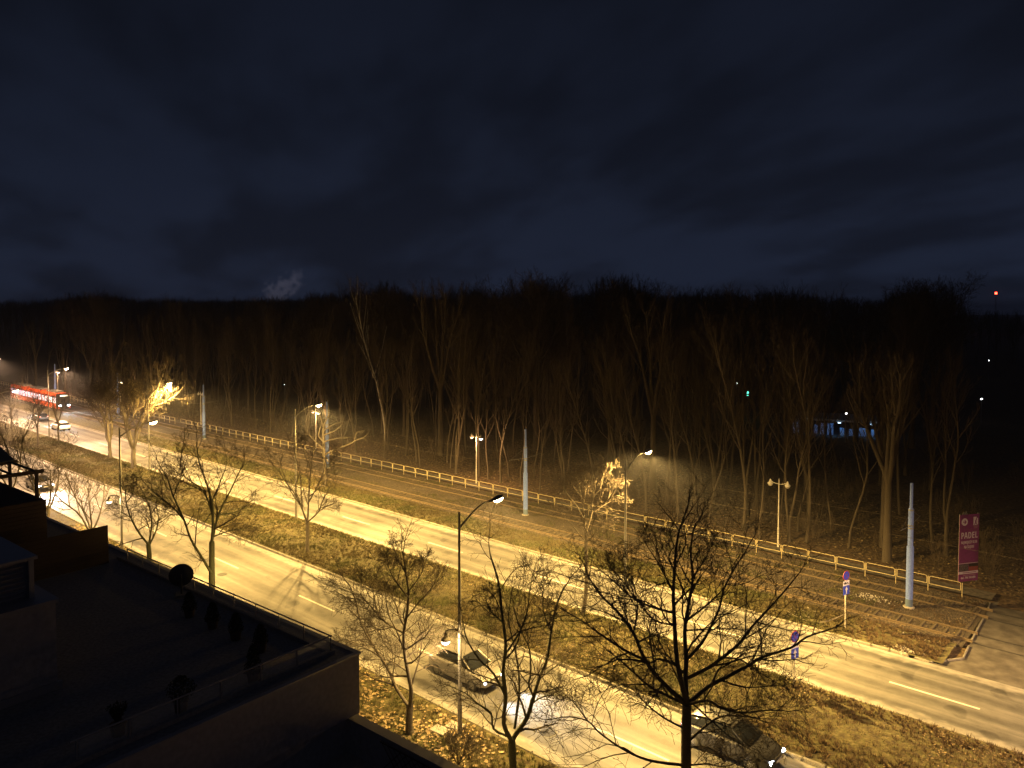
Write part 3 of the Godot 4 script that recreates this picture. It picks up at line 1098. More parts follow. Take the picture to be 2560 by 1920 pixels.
func make_street_trees() -> void:
	var R1 := [0.0, 880.0, 3.456]
	var R2 := [640.0, 880.0, 3.456]
	var R3 := [1280.0, 880.0, 3.456]
	var R6 := [640.0, 1360.0, 2.963]
	var R7 := [1280.0, 1360.0, 2.963]
	var row := "bare trees along the leafy verge"
	var mid := "bare trees on the median"
	# the large tree in front
	var base := W(11.4, 22.2, 0.1)
	var gr := drawn_tree(base, R7, [
		[0.20, 1290, 1900, 1290, 1640, 1290, 1400, 1295, 1190],
		[0.13, 1295, 1190, 1285, 1000, 1290, 860, 1280, 640, 1310, 440, 1340, 250, 1325, 100, 1330, -20, 1345, -110],
		[0.13, 1285, 1190, 1225, 880, 1205, 600, 1195, 350, 1205, 200, 1215, 40, 1235, -80, 1270, -190],
		[0.12, 1275, 1190, 1120, 1030, 985, 860, 900, 660, 780, 500, 650, 370, 560, 230],
		[0.07, 985, 860, 860, 800, 700, 700, 520, 570, 400, 500, 280, 430],
		[0.08, 1270, 1195, 1120, 1110, 1000, 1040, 900, 950, 790, 850, 700, 780],
		[0.11, 1310, 1190, 1450, 1060, 1600, 980, 1750, 900, 1850, 840, 2074, 765, 2180, 690, 2330, 640],
		[0.09, 1290, 1010, 1450, 920, 1560, 840, 1680, 740, 1780, 610, 1900, 480, 2000, 370, 2100, 250],
		[0.08, 1290, 870, 1400, 740, 1480, 600, 1540, 460, 1570, 330, 1650, 180, 1720, 70, 1770, -20],
		[0.055, 1290, 590, 1420, 470, 1540, 360, 1600, 270, 1660, 120],
		[0.065, 1300, 1500, 1420, 1360, 1520, 1290, 1620, 1270, 1800, 1290, 1960, 1360],
		[0.07, 1310, 1180, 1450, 1160, 1560, 1220, 1720, 1250, 1900, 1230, 2060, 1240],
		[0.055, 1285, 1370, 1130, 1290, 1000, 1190, 920, 1100, 840, 1040],
		[0.075, 1285, 1650, 1050, 1610, 900, 1560, 760, 1480, 640, 1390, 560, 1310, 420, 1280, 280, 1300],
		[0.05, 1295, 1650, 1450, 1630, 1570, 1650, 1700, 1600],
		[0.05, 1300, 1510, 1400, 1500, 1500, 1530, 1570, 1610],
		[0.05, 1195, 350, 1130, 230, 1060, 100, 1010, 30, 980, -30],
		[0.06, 1200, 540, 1020, 460, 880, 390, 760, 280, 640, 180],
		[0.05, 1205, 600, 1050, 560, 900, 380, 760, 200],
		[0.05, 1310, 440, 1230, 250, 1140, 80, 1100, -20],
		[0.05, 1340, 250, 1430, 110, 1480, 0],
		[0.05, 900, 660, 930, 480, 900, 300, 840, 160],
		[0.045, 1290, 640, 1500, 630, 1700, 630, 1880, 660],
		[0.045, 1295, 1100, 1180, 900, 1060, 760, 1000, 600],
		[0.045, 1560, 840, 1700, 860, 1850, 960, 1980, 1040],
		[0.045, 1330, 1190, 1500, 1330, 1640, 1450, 1800, 1540],
		[0.04, 560, 1310, 480, 1200, 400, 1120, 330, 1100]], 101, 4, [9, 10, 7, 4, 0], 0.95, 0.0080, 0.3, 0.70)
	place_tree(gr, "verge_tree", "large spreading bare tree on the verge, its limbs forking from a straight trunk", "tree", base, mat.bark, mat.twig, row)

	base = W(19.1, 22.3, 0.1)
	gr = drawn_tree(base, R6, [
		[0.19, 1915, 1900, 1905, 1659, 1895, 1460],
		[0.12, 1880, 1450, 1835, 1330, 1850, 1130, 1830, 950, 1850, 750, 1820, 500, 1800, 300, 1735, 80],
		[0.13, 1905, 1440, 1930, 1400, 2006, 1290, 2056, 1130, 2096, 1000, 2156, 850, 2186, 650, 2226, 460, 2276, 330],
		[0.065, 1860, 1440, 1760, 1370, 1740, 1250, 1640, 1180, 1560, 1110, 1430, 1050],
		[0.065, 1840, 1130, 1760, 960, 1650, 850, 1560, 700, 1530, 560],
		[0.075, 1915, 1370, 1950, 1100, 1940, 900, 1900, 700, 1870, 560, 1890, 380],
		[0.06, 2056, 1130, 2020, 1040, 2035, 960, 2025, 780, 1960, 640, 1915, 500],
		[0.05, 1850, 800, 1960, 640, 2010, 500, 2030, 330, 2070, 150],
		[0.05, 2186, 650, 2130, 500, 2120, 350, 2040, 200],
		[0.045, 2096, 1000, 2230, 900, 2330, 860],
		[0.045, 1835, 600, 1740, 500, 1700, 400],
		[0.045, 2040, 1190, 2130, 1130, 2260, 1120, 2380, 1180]], 102, 4, [7, 9, 6, 4, 0], 0.85, 0.0085)
	place_tree(gr, "verge_tree", "bare tree forking low into two heavy limbs, beside tall lamp with bell lantern", "tree", base, mat.mossy_bark, mat.twig, row)

	base = W(26.15, 22.24, 0.1)
	gr = drawn_tree(base, R6, [
		[0.20, 1133, 1420, 1135, 1300, 1142, 1185],
		[0.11, 1130, 1190, 1040, 1070, 990, 950, 900, 800, 830, 690, 770, 560, 740, 420, 690, 300],
		[0.13, 1142, 1190, 1150, 1090, 1125, 950, 1100, 800, 1095, 660, 1120, 500, 1130, 350, 1110, 220, 1090, 60],
		[0.06, 1095, 670, 960, 580, 860, 470, 760, 380, 640, 340],
		[0.05, 1110, 570, 1200, 440, 1290, 340, 1340, 250],
		[0.05, 1115, 870, 1180, 780, 1190, 700, 1290, 640, 1400, 600],
		[0.045, 880, 770, 760, 740, 620, 690],
		[0.05, 1100, 790, 1040, 640, 980, 520, 960, 380],
		[0.045, 1130, 350, 1220, 230, 1260, 120],
		[0.045, 1130, 380, 1020, 250, 960, 120],
		[0.04, 1105, 830, 1000, 800, 900, 640, 860, 600],
		[0.04, 1115, 930, 980, 860, 780, 860],
		[0.04, 1110, 220, 1050, 100, 1010, 0],
		[0.04, 960, 580, 900, 500, 860, 330, 800, 240]], 103, 4, [8, 11, 7, 4, 0], 0.95, 0.0085)
	place_tree(gr, "verge_tree", "bare forked tree by the building corner, its limbs full of fine brushy twigs", "tree", base, mat.bark, mat.twig, row)

	base = W(44.7, 22.2, 0.1)
	gr = drawn_tree(base, R1, [
		[0.21, 1830, 1960, 1830, 1800, 1830, 1640],
		[0.12, 1830, 1650, 1840, 1480, 1830, 1300, 1790, 1150, 1720, 950, 1700, 800],
		[0.11, 1835, 1640, 1890, 1400, 1990, 1200, 2060, 1050, 2110, 960],
		[0.11, 1830, 1930, 1760, 1800, 1650, 1620, 1590, 1450, 1500, 1250, 1450, 1100, 1380, 980],
		[0.07, 1590, 1450, 1480, 1330, 1330, 1210, 1240, 1120],
		[0.07, 1840, 1400, 1760, 1200, 1600, 1080, 1560, 960, 1580, 840],
		[0.06, 1890, 1420, 2050, 1380, 2180, 1280],
		[0.06, 1835, 1600, 2000, 1540, 2150, 1540],
		[0.055, 1830, 1300, 1900, 1130, 1960, 960, 1940, 850],
		[0.05, 1500, 1260, 1560, 1100, 1640, 1000]], 104, 4, [8, 10, 6, 4, 0], 1.0, 0.010)
	place_tree(gr, "verge_tree", "broad bare tree with mossy trunk seen over the terrace edge", "tree", base, mat.mossy_bark, mat.twig, row)

	base = W(53.6, 22.2, 0.1)
	gr = drawn_tree(base, R1, [
		[0.2, 1290, 1900, 1290, 1750, 1280, 1660],
		[0.10, 1280, 1660, 1310, 1500, 1300, 1380, 1270, 1280, 1220, 1180],
		[0.10, 1270, 1660, 1200, 1560, 1130, 1430, 1090, 1300, 1080, 1180],
		[0.09, 1285, 1660, 1350, 1540, 1370, 1420, 1350, 1320, 1390, 1220],
		[0.06, 1090, 1300, 1150, 1220, 1150, 1120],
		[0.05, 1310, 1500, 1420, 1400, 1450, 1300],
		[0.05, 1130, 1440, 1040, 1380, 980, 1340]], 105, 4, [8, 10, 6, 4, 0], 1.0, 0.010)
	place_tree(gr, "verge_tree", "low bare tree of several mossy stems just past the dark screen wall", "tree", base, mat.mossy_bark, mat.twig, row)

	for q in [[64.5, 7.6, "small twiggy bare tree on the verge below the little bell lantern", 106], [74.6, 8.8, "slim bare tree on the verge facing the oncoming car's headlights", 107], [85.2, 9.5, "bare tree on the verge beside the oncoming car", 108], [95.0, 9.0, "bare tree on the verge past the pergola roof", 109]]:
		gr = grown_tree(q[3], q[1], 0.15, 4, 1.9, 4, [7, 6, 4, 2, 0], 0.011, 0.75)
		place_tree(gr, "verge_tree", q[2], "tree", W(q[0], 22.2, 0.1), mat.bark, mat.twig, row)

	# median
	base = W(52.2, 33.9, 0.15)
	gr = drawn_tree(base, R2, [
		[0.17, 442, 1740, 445, 1600, 445, 1470],
		[0.09, 440, 1480, 400, 1350, 390, 1200, 380, 1050, 340, 900, 330, 800],
		[0.08, 435, 1470, 350, 1250, 270, 1140, 190, 1020, 120, 940],
		[0.10, 450, 1470, 460, 1200, 480, 950, 500, 800],
		[0.09, 455, 1470, 540, 1380, 570, 1300, 630, 1180, 700, 1050],
		[0.08, 460, 1310, 540, 1140, 590, 1000, 600, 880],
		[0.06, 400, 1350, 300, 1200, 230, 1030, 200, 900],
		[0.05, 475, 1000, 420, 880, 410, 780],
		[0.05, 540, 1380, 620, 1330, 690, 1310],
		[0.05, 570, 1060, 660, 930, 700, 850]], 111, 4, [8, 9, 6, 4, 0], 1.0, 0.011)
	place_tree(gr, "median_tree", "round-crowned bare tree rising from the median turf before the pollarded tree", "tree", base, mat.bark, mat.twig, mid)

	base = W(28.3, 38.5, 0.15)
	gr = drawn_tree(base, R3, [
		[0.15, 640, 2100, 645, 1900, 640, 1700, 640, 1560],
		[0.08, 635, 1570, 620, 1400, 600, 1250, 570, 1120, 560, 1050],
		[0.08, 645, 1560, 690, 1400, 700, 1260, 760, 1180, 790, 1080, 800, 1010],
		[0.06, 630, 1470, 560, 1330, 480, 1230, 440, 1160],
		[0.06, 620, 1370, 640, 1150, 620, 1040],
		[0.06, 690, 1360, 830, 1280, 900, 1240, 980, 1270],
		[0.05, 830, 1280, 850, 1180, 830, 1090],
		[0.05, 700, 1300, 720, 1130, 690, 1030, 720, 990],
		[0.05, 600, 1260, 520, 1150, 500, 1080],
		[0.05, 870, 1260, 910, 1160, 930, 1140],
		[0.05, 640, 1660, 730, 1560, 780, 1480, 860, 1420],
		[0.05, 635, 1640, 520, 1500, 430, 1400, 360, 1340]], 112, 4, [9, 7, 5, 3, 0], 0.66, 0.012)
	place_tree(gr, "median_tree", "slender bare tree on the median, its crown lit bright by the lantern above", "tree", base, mat.bark, mat.twig, mid)

	base = W(71.0, 47.2, 0.12)
	gr = drawn_tree(base, R2, [
		[0.17, 600, 1160, 595, 1000, 590, 850],
		[0.13, 590, 860, 580, 720, 590, 620, 630, 540, 625, 460],
		[0.09, 588, 630, 560, 570, 535, 500],
		[0.09, 590, 660, 680, 620, 755, 600],
		[0.09, 588, 740, 680, 680, 740, 630],
		[0.09, 590, 790, 700, 745, 790, 740],
		[0.11, 592, 890, 650, 860, 740, 820, 800, 800, 870, 760, 930, 740],
		[0.07, 865, 762, 870, 700, 900, 688],
		[0.07, 585, 780, 540, 720, 560, 640],
		[0.07, 588, 840, 500, 760, 460, 710],
		[0.07, 590, 900, 640, 960, 740, 960, 780, 960]], 113, 3, [3, 2, 2, 0, 0], 0.16, 0.024, 0.5, 1.0)
	place_tree(gr, "pollarded_tree", "stubby pollarded tree glowing pale under the lantern, a blue mast behind it", "tree", base, mat.bark, mat.twig, "")

	gr = grown_tree(121, 12.8, 0.30, 4, 2.4, 4, [9, 7, 5, 3, 0], 0.015, 0.55)
	var leafy := place_tree(gr, "median_tree", "tall tree on the median with pale dry leaves clinging under a lantern", "tree", W(96.0, 38.0, 0.15), mat.bark, mat.twig, mid)
	var leaves := Shape.new()
	var leafy_limb := Vector3(0.2, 7.9, -0.9)
	for t in gr.tips:
		var d := t.distance_to(leafy_limb)
		var share := 0.05 + 0.8 * clampf(1.0 - d / 2.8, 0.0, 1.0)
		if gr.g.randf() < share:
			for k in 4:
				var c := t + Vector3(gr.g.randfn(), gr.g.randfn(), gr.g.randfn()) * 0.14
				var x := Vector3(gr.g.randfn(), gr.g.randfn(), gr.g.randfn()).normalized() * 0.065
				var y := x.cross(Vector3(gr.g.randfn(), gr.g.randfn(), gr.g.randfn())).normalized() * 0.05
				leaves.quad(c - x, c + y, c + x, c - y)
	var dry := plain(0.22, 0.175, 0.09, 0.8)
	dry.backlight_enabled = true
	dry.backlight = lin(0.06, 0.045, 0.02)
	part("leaves", leaves.mesh(), dry, leafy).set_meta("label", "pale dry leaves clinging to the twigs")
	gr = grown_tree(122, 11.0, 0.24, 3, 2.2, 4, [9, 7, 5, 3, 0], 0.015, 0.5)
	place_tree(gr, "median_tree", "tall dark bare tree on the median standing close behind the leafy one", "tree", W(105.0, 38.6, 0.15), mat.bark, mat.twig, mid)
	for q in [[122.2, 35.3, 8.0, "thin bare tree on the median opposite the car with red tail lights", 123], [123.6, 38.4, 7.5, "thin bare tree at the median kerb opposite the white car", 124], [143.0, 37.6, 9.0, "bare tree on the median in front of the red tram", 125]]:
		gr = grown_tree(q[4], q[2], 0.14, 3, 3.0, 3, [7, 6, 4, 0, 0], 0.014, 0.5)
		place_tree(gr, "median_tree", q[3], "tree", W(q[0], q[1], 0.15), mat.bark, mat.twig, mid)
	# a bright low bush under the verge lamp's reach
	gr = grown_tree(131, 2.6, 0.05, 8, 0.25, 3, [7, 6, 4, 0, 0], 0.008, 0.9)
	place_tree(gr, "median_bush", "low twiggy bush on the median glowing under the verge lamp", "bush", W(83.0, 37.0, 0.15), mat.bark, mat.twig, "")
	gr = grown_tree(132, 1.7, 0.03, 9, 0.15, 3, [7, 6, 4, 0, 0], 0.006, 0.8)
	place_tree(gr, "verge_bush", "brown twiggy bush at the foot of the lamp with bell lantern", "bush", W(22.6, 21.9, 0.1), mat.twig, mat.twig, "")

# ------------------------------------------------------------------ the wood
func top_row(u: float) -> float:
	var tab := [[-400, 762], [0, 757], [150, 745], [250, 722], [330, 748], [600, 748], [760, 742], [860, 722], [960, 682], [1080, 732], [1180, 696], [1260, 730], [1350, 655], [1440, 732], [1550, 662], [1640, 735], [1800, 722], [1950, 725], [2080, 742], [2180, 752], [2240, 720], [2310, 672], [2370, 735], [2420, 778], [3200, 780]]
	for i in tab.size() - 1:
		if u <= tab[i + 1][0]:
			return lerpf(tab[i][1], tab[i + 1][1], (u - tab[i][0]) / (tab[i + 1][0] - tab[i][0]))
	return 780.0

func project(q: Vector3) -> Vector2:
	var c := cam_basis.inverse() * (q - Vector3(0, EYE, 0))
	return Vector2(1280.0 - FOCAL * c.x / c.z, AXIS_ROW + FOCAL * c.y / c.z)

func forest_kind(sd: int, height: float, radius: float, stems: int, fork: float, kids: Array, open: float, bend: float) -> Grow:
	var gr := Grow.new()
	gr.g.seed = sd
	gr.thin = 0.012
	gr.kids = kids
	gr.wander = 0.075
	gr.lift = 0.19
	gr.spread = [0.50, 0.58, 0.65, 0.75, 0.8]
	gr.shrink = [0.34, 0.45, 0.5, 0.5, 0.5]
	gr.segs = [9, 5, 3, 2, 2]
	gr.sides = [8, 5, 3, 3, 3]
	gr.start = 0.36
	for k in stems:
		var d := Vector3.UP if stems == 1 else gr.turned(Vector3.UP, open * gr.g.randf_range(0.5, 1.0), TAU * k / stems + gr.g.randf_range(-0.5, 0.5))
		d = (d + Vector3(bend, 0, bend * 0.4)).normalized()
		if fork > 0.0 and k == 0:
			gr.wood.tube(PackedVector3Array([Vector3(0, -0.2, 0), Vector3(0, fork * 0.5, 0), Vector3(0, fork, 0)]), PackedFloat32Array([radius * 1.4, radius, radius * 0.9]), 9)
		gr.branch(Vector3(0, fork - 0.15 if fork > 0.0 else -0.2, 0), d, height - fork, radius * (0.75 if stems > 1 else 1.0), 0, 3)
	return gr

func make_forest() -> void:
	var kinds := []
	for q in [
			[201, 20.0, 0.155, 1, 0.0, [15, 7, 5, 0, 0], 0.3, 0.0], [202, 21.0, 0.12, 1, 0.0, [14, 7, 5, 0, 0], 0.3, 0.03], [203, 20.0, 0.18, 2, 1.2, [12, 7, 5, 0, 0], 0.10, 0.0],
			[204, 19.0, 0.18, 3, 0.8, [10, 7, 5, 0, 0], 0.15, 0.0], [205, 21.0, 0.32, 4, 8.5, [9, 7, 5, 0, 0], 0.30, 0.0], [206, 17.0, 0.10, 1, 0.0, [13, 6, 5, 0, 0], 0.3, -0.06],
			[207, 18.0, 0.17, 2, 3.0, [10, 7, 5, 0, 0], 0.20, 0.02]]:
		var gr := forest_kind(q[0], q[1], q[2], q[3], q[4], q[5], q[6], q[7])
		var high := 0.0
		for c in gr.twigs.v:
			high = maxf(high, c.y)
		kinds.append([gr.wood.mesh(), gr.twigs.mesh(), high])
	var birch := forest_kind(211, 22.0, 0.16, 1, 0.0, [13, 7, 5, 0, 0], 0.3, 0.02)
	var kind_words := ["tall straight bare tree", "tall slim leaning bare tree", "bare tree of two close stems", "bare tree of three spreading stems", "thick bare tree with forked crown", "thin whippy bare tree", "bare tree forking a few metres up"]
	var marks := [[-4.0, "the asphalt crossing"], [11.3, "the purple banner"], [24.7, "the unlit park lamp"], [36.0, "the brightly lit median tree"], [46.5, "the second blue mast"], [59.2, "the lit park lamp"], [73.0, "the pollarded tree"], [87.0, "the white birch"], [110.4, "the leafy median tree"], [124.5, "the gap in the railing"], [150.0, "the front of the tram"], [180.0, "the middle of the tram"], [215.0, "the tail of the tram"]]
	var g := RandomNumberGenerator.new()
	g.seed = 91
	var spots := []
	# trunks that can be picked out along the edge
	for q in [[78.3, 62.5, 0], [77.6, 65.75, 2], [64.6, 62.4, 3], [59.6, 62.6, 1], [57.3, 62.3, 0], [58.5, 65.0, 1], [86.9, 62.2, 2], [51.4, 62.0, 5], [48.7, 62.8, 3], [50.8, 74.3, 4], [38.4, 62.3, 0], [38.4, 66.2, 2], [37.0, 67.4, 1], [28.8, 62.7, 0], [26.8, 61.6, 5], [39.1, 74.7, 1], [35.7, 71.0, 6], [24.6, 62.4, 2], [25.2, 65.8, 1], [23.4, 63.1, 0], [22.5, 66.3, 5], [20.3, 64.0, 1], [18.2, 66.0, 4], [15.5, 70.0, 0], [13.9, 67.0, 6], [61.8, 63.4, 2], [46.0, 64.0, 0], [44.0, 66.0, 3], [56.0, 66.5, 1], [55.0, 63.0, 5], [33.0, 64.5, 1], [31.0, 68.0, 6], [92.0, 64.0, 1], [97.0, 63.0, 0], [101.0, 66.0, 2], [107.0, 63.0, 5], [113.0, 64.0, 1], [118.0, 62.5, 3], [70.0, 66.0, 0], [67.5, 64.2, 5], [73.0, 63.5, 1], [83.0, 67.0, 6]]:
		spots.append([q[0], q[1], q[2], true])
	var tries := 0
	while spots.size() < 276 and tries < 6000:
		tries += 1
		var p := 62.0 + pow(g.randf(), 1.5) * 75.0
		var s := g.randf_range(-12.0, 235.0)
		var u := project(W(s, p, 8)).x
		if u < -40 or u > 2370:
			continue
		if u > 1990 and u < 2200 and p > 74 and g.randf() < 0.1:
			continue
		var ok := true
		for q in spots:
			if Vector2(q[0] - s, q[1] - p).length_squared() < 5.0:
				ok = false
				break
		if ok:
			spots.append([s, p, [0, 0, 1, 1, 5, 5, 0, 1, 2, 3, 4, 6][g.randi() % 12], p < 67.0])
	for q in spots:
		var at := W(q[0], q[1], 0.1)
		var u := project(at + Vector3(0, 10, 0)).x
		var z := Vector2(q[0], q[1]).length() * 0.96
		var tall: float = EYE + (HORIZON - top_row(u)) / FOCAL * z
		var k: Array = kinds[q[2]]
		var want := minf(g.randf_range(0.70, 1.06) * tall, g.randf_range(15.0, 25.5))
		if q[3]:
			want = minf(want, g.randf_range(13.0, 19.5))
		var sc: float = want / k[2] * 1.06
		var mark := ""
		var near := 1e9
		for l in marks:
			if absf(l[0] - q[0]) < near:
				near = absf(l[0] - q[0])
				mark = l[1]
		var deep := "right behind" if q[1] < 64.5 else ("just behind" if q[1] < 69.0 else ("well behind" if q[1] < 82.0 else "deep behind"))
		var o := thing("wood_tree", "%s %s %s" % [kind_words[q[2]], deep, mark], "tree", at, g.randf() * TAU, "bare trees of the wood")
		o.scale = Vector3(lerpf(sc, 1.0, 0.5), sc, lerpf(sc, 1.0, 0.5))
		part("trunk", k[0], mat.wood_bark, o)
		part("crown", k[1], mat.wood_twig, o)
	# broad crowns that stand above the skyline
	var crowns := []
	for k in 3:
		var gr := grown_tree(231 + k, 25.0, 0.34, 5, 9.0, 4, [10, 8, 6, 3, 0], 0.016, 0.42)
		var high := 0.0
		for c in gr.twigs.v:
			high = maxf(high, c.y)
		crowns.append([gr.wood.mesh(), gr.twigs.mesh(), high])
	var over := ["round-crowned bare tree rising above the skyline of the wood", "ragged broad-crowned bare tree topping the skyline of the wood", "dense domed bare tree standing out on the skyline of the wood"]
	var peaks := [[245, 722, 190, 1.1], [620, 735, 150, 0.9], [800, 728, 140, 0.9], [955, 698, 120, 0.9], [1010, 690, 118, 1.0], [1190, 702, 125, 1.1], [1340, 668, 105, 1.2], [1392, 688, 112, 1.0], [1545, 676, 112, 1.1], [1595, 694, 118, 0.9], [1740, 712, 130, 1.1], [1850, 706, 125, 1.0], [1985, 722, 130, 1.1], [2110, 738, 140, 1.0], [2285, 690, 120, 1.1], [2335, 674, 118, 1.1]]
	for i in peaks.size():
		var q: Array = peaks[i]
		var d := ray(q[0], 900.0)
		d = d / Vector2(d.x, d.z).length()
		var at := Vector3(d.x, 0, d.z) * float(q[2])
		at.y = 0.1
		var axial: float = -(cam_basis.inverse() * Vector3(at.x, 0, at.z)).z
		var k: Array = crowns[i % 3]
		var tall: float = EYE + (HORIZON - q[1]) / FOCAL * axial
		var sc: float = tall / k[2]
		var o := thing("crown_tree", over[i % 3], "tree", at, g.randf() * TAU, "broad-crowned trees on the skyline")
		o.scale = Vector3(sc * q[3], sc, sc * q[3])
		part("trunk", k[0], mat.wood_bark, o)
		part("crown", k[1], mat.wood_twig, o)
	# the white birch that leans over the edge
	var b := thing("birch_tree", "tall white-barked birch leaning among the dark trees", "tree", W(86.6, 69.4, 0.1), 0.4)
	b.rotation.z = 0.03
	part("trunk", birch.wood.mesh(), mat.birch_bark, b)
	part("crown", birch.twigs.mesh(), mat.wood_twig, b)
	# everything deeper reads as one mass
	var where := [[], [], []]
	for i in 2600:
		var p := 100.0 + pow(g.randf(), 0.8) * 420.0
		var s := g.randf_range(-260.0, 900.0)
		var pos := W(s, p, 0.1)
		var uv := project(pos + Vector3(0, 15, 0))
		if uv.x < -150 or uv.x > 2720 or (pos - cam.position).dot(-cam_basis.z) < 30:
			continue
		if uv.x > 1960 and uv.x < 2230 and p < 190:
			continue
		if uv.x > 2390 and (p < 240 or g.randf() < 0.4):
			continue
		var z := Vector2(s, p).length() * 0.95
		var tall: float = EYE + (HORIZON - top_row(uv.x)) / FOCAL * z
		tall *= g.randf_range(0.84, 1.08)
		if p > 330:
			tall = minf(tall, 31.0)
		tall = minf(tall, 30.0)
		var k := i % 3
		var kk: Array = kinds[[0, 4, 6][k]]
		var sc: float = tall / kk[2]
		where[k].append(Transform3D(Basis(Vector3.UP, g.randf() * TAU).scaled(Vector3(sc * 1.25, sc, sc * 1.25)), pos))
	var mass := Node3D.new()
	mass.name = "distant_wood"
	add_child(mass)
	mass.set_meta("kind", "stuff")
	mass.set_meta("label", "dark mass of distant bare woodland against the night sky")
	mass.set_meta("category", "wood")
	for k in 3:
		var kk: Array = kinds[[0, 4, 6][k]]
		scatter("trunks", kk[0], mat.bark, where[k], [], mass)
		scatter("crowns", kk[1], mat.wood_twig, where[k], [], mass)
	# thin undergrowth along the edge
	var sap := forest_kind(221, 3.2, 0.02, 5, 0.0, [7, 5, 0, 0, 0], 0.55, 0.0)
	var wh := []
	for i in 420:
		var p := 61.5 + pow(g.randf(), 1.6) * 40.0
		var s := g.randf_range(5.0, 200.0)
		wh.append(Transform3D(Basis(Vector3.UP, g.randf() * TAU).scaled(Vector3.ONE * g.randf_range(0.4, 1.1)), W(s, p, 0.1)))
	var under := Node3D.new()
	under.name = "undergrowth"
	add_child(under)
	under.set_meta("kind", "stuff")
	under.set_meta("label", "thin bare saplings and brush on the floor of the wood")
	under.set_meta("category", "undergrowth")
	scatter("stems", sap.wood.mesh(), mat.wood_twig, wh, [], under)
	scatter("sprays", sap.twigs.mesh(), mat.wood_twig, wh, [], under)

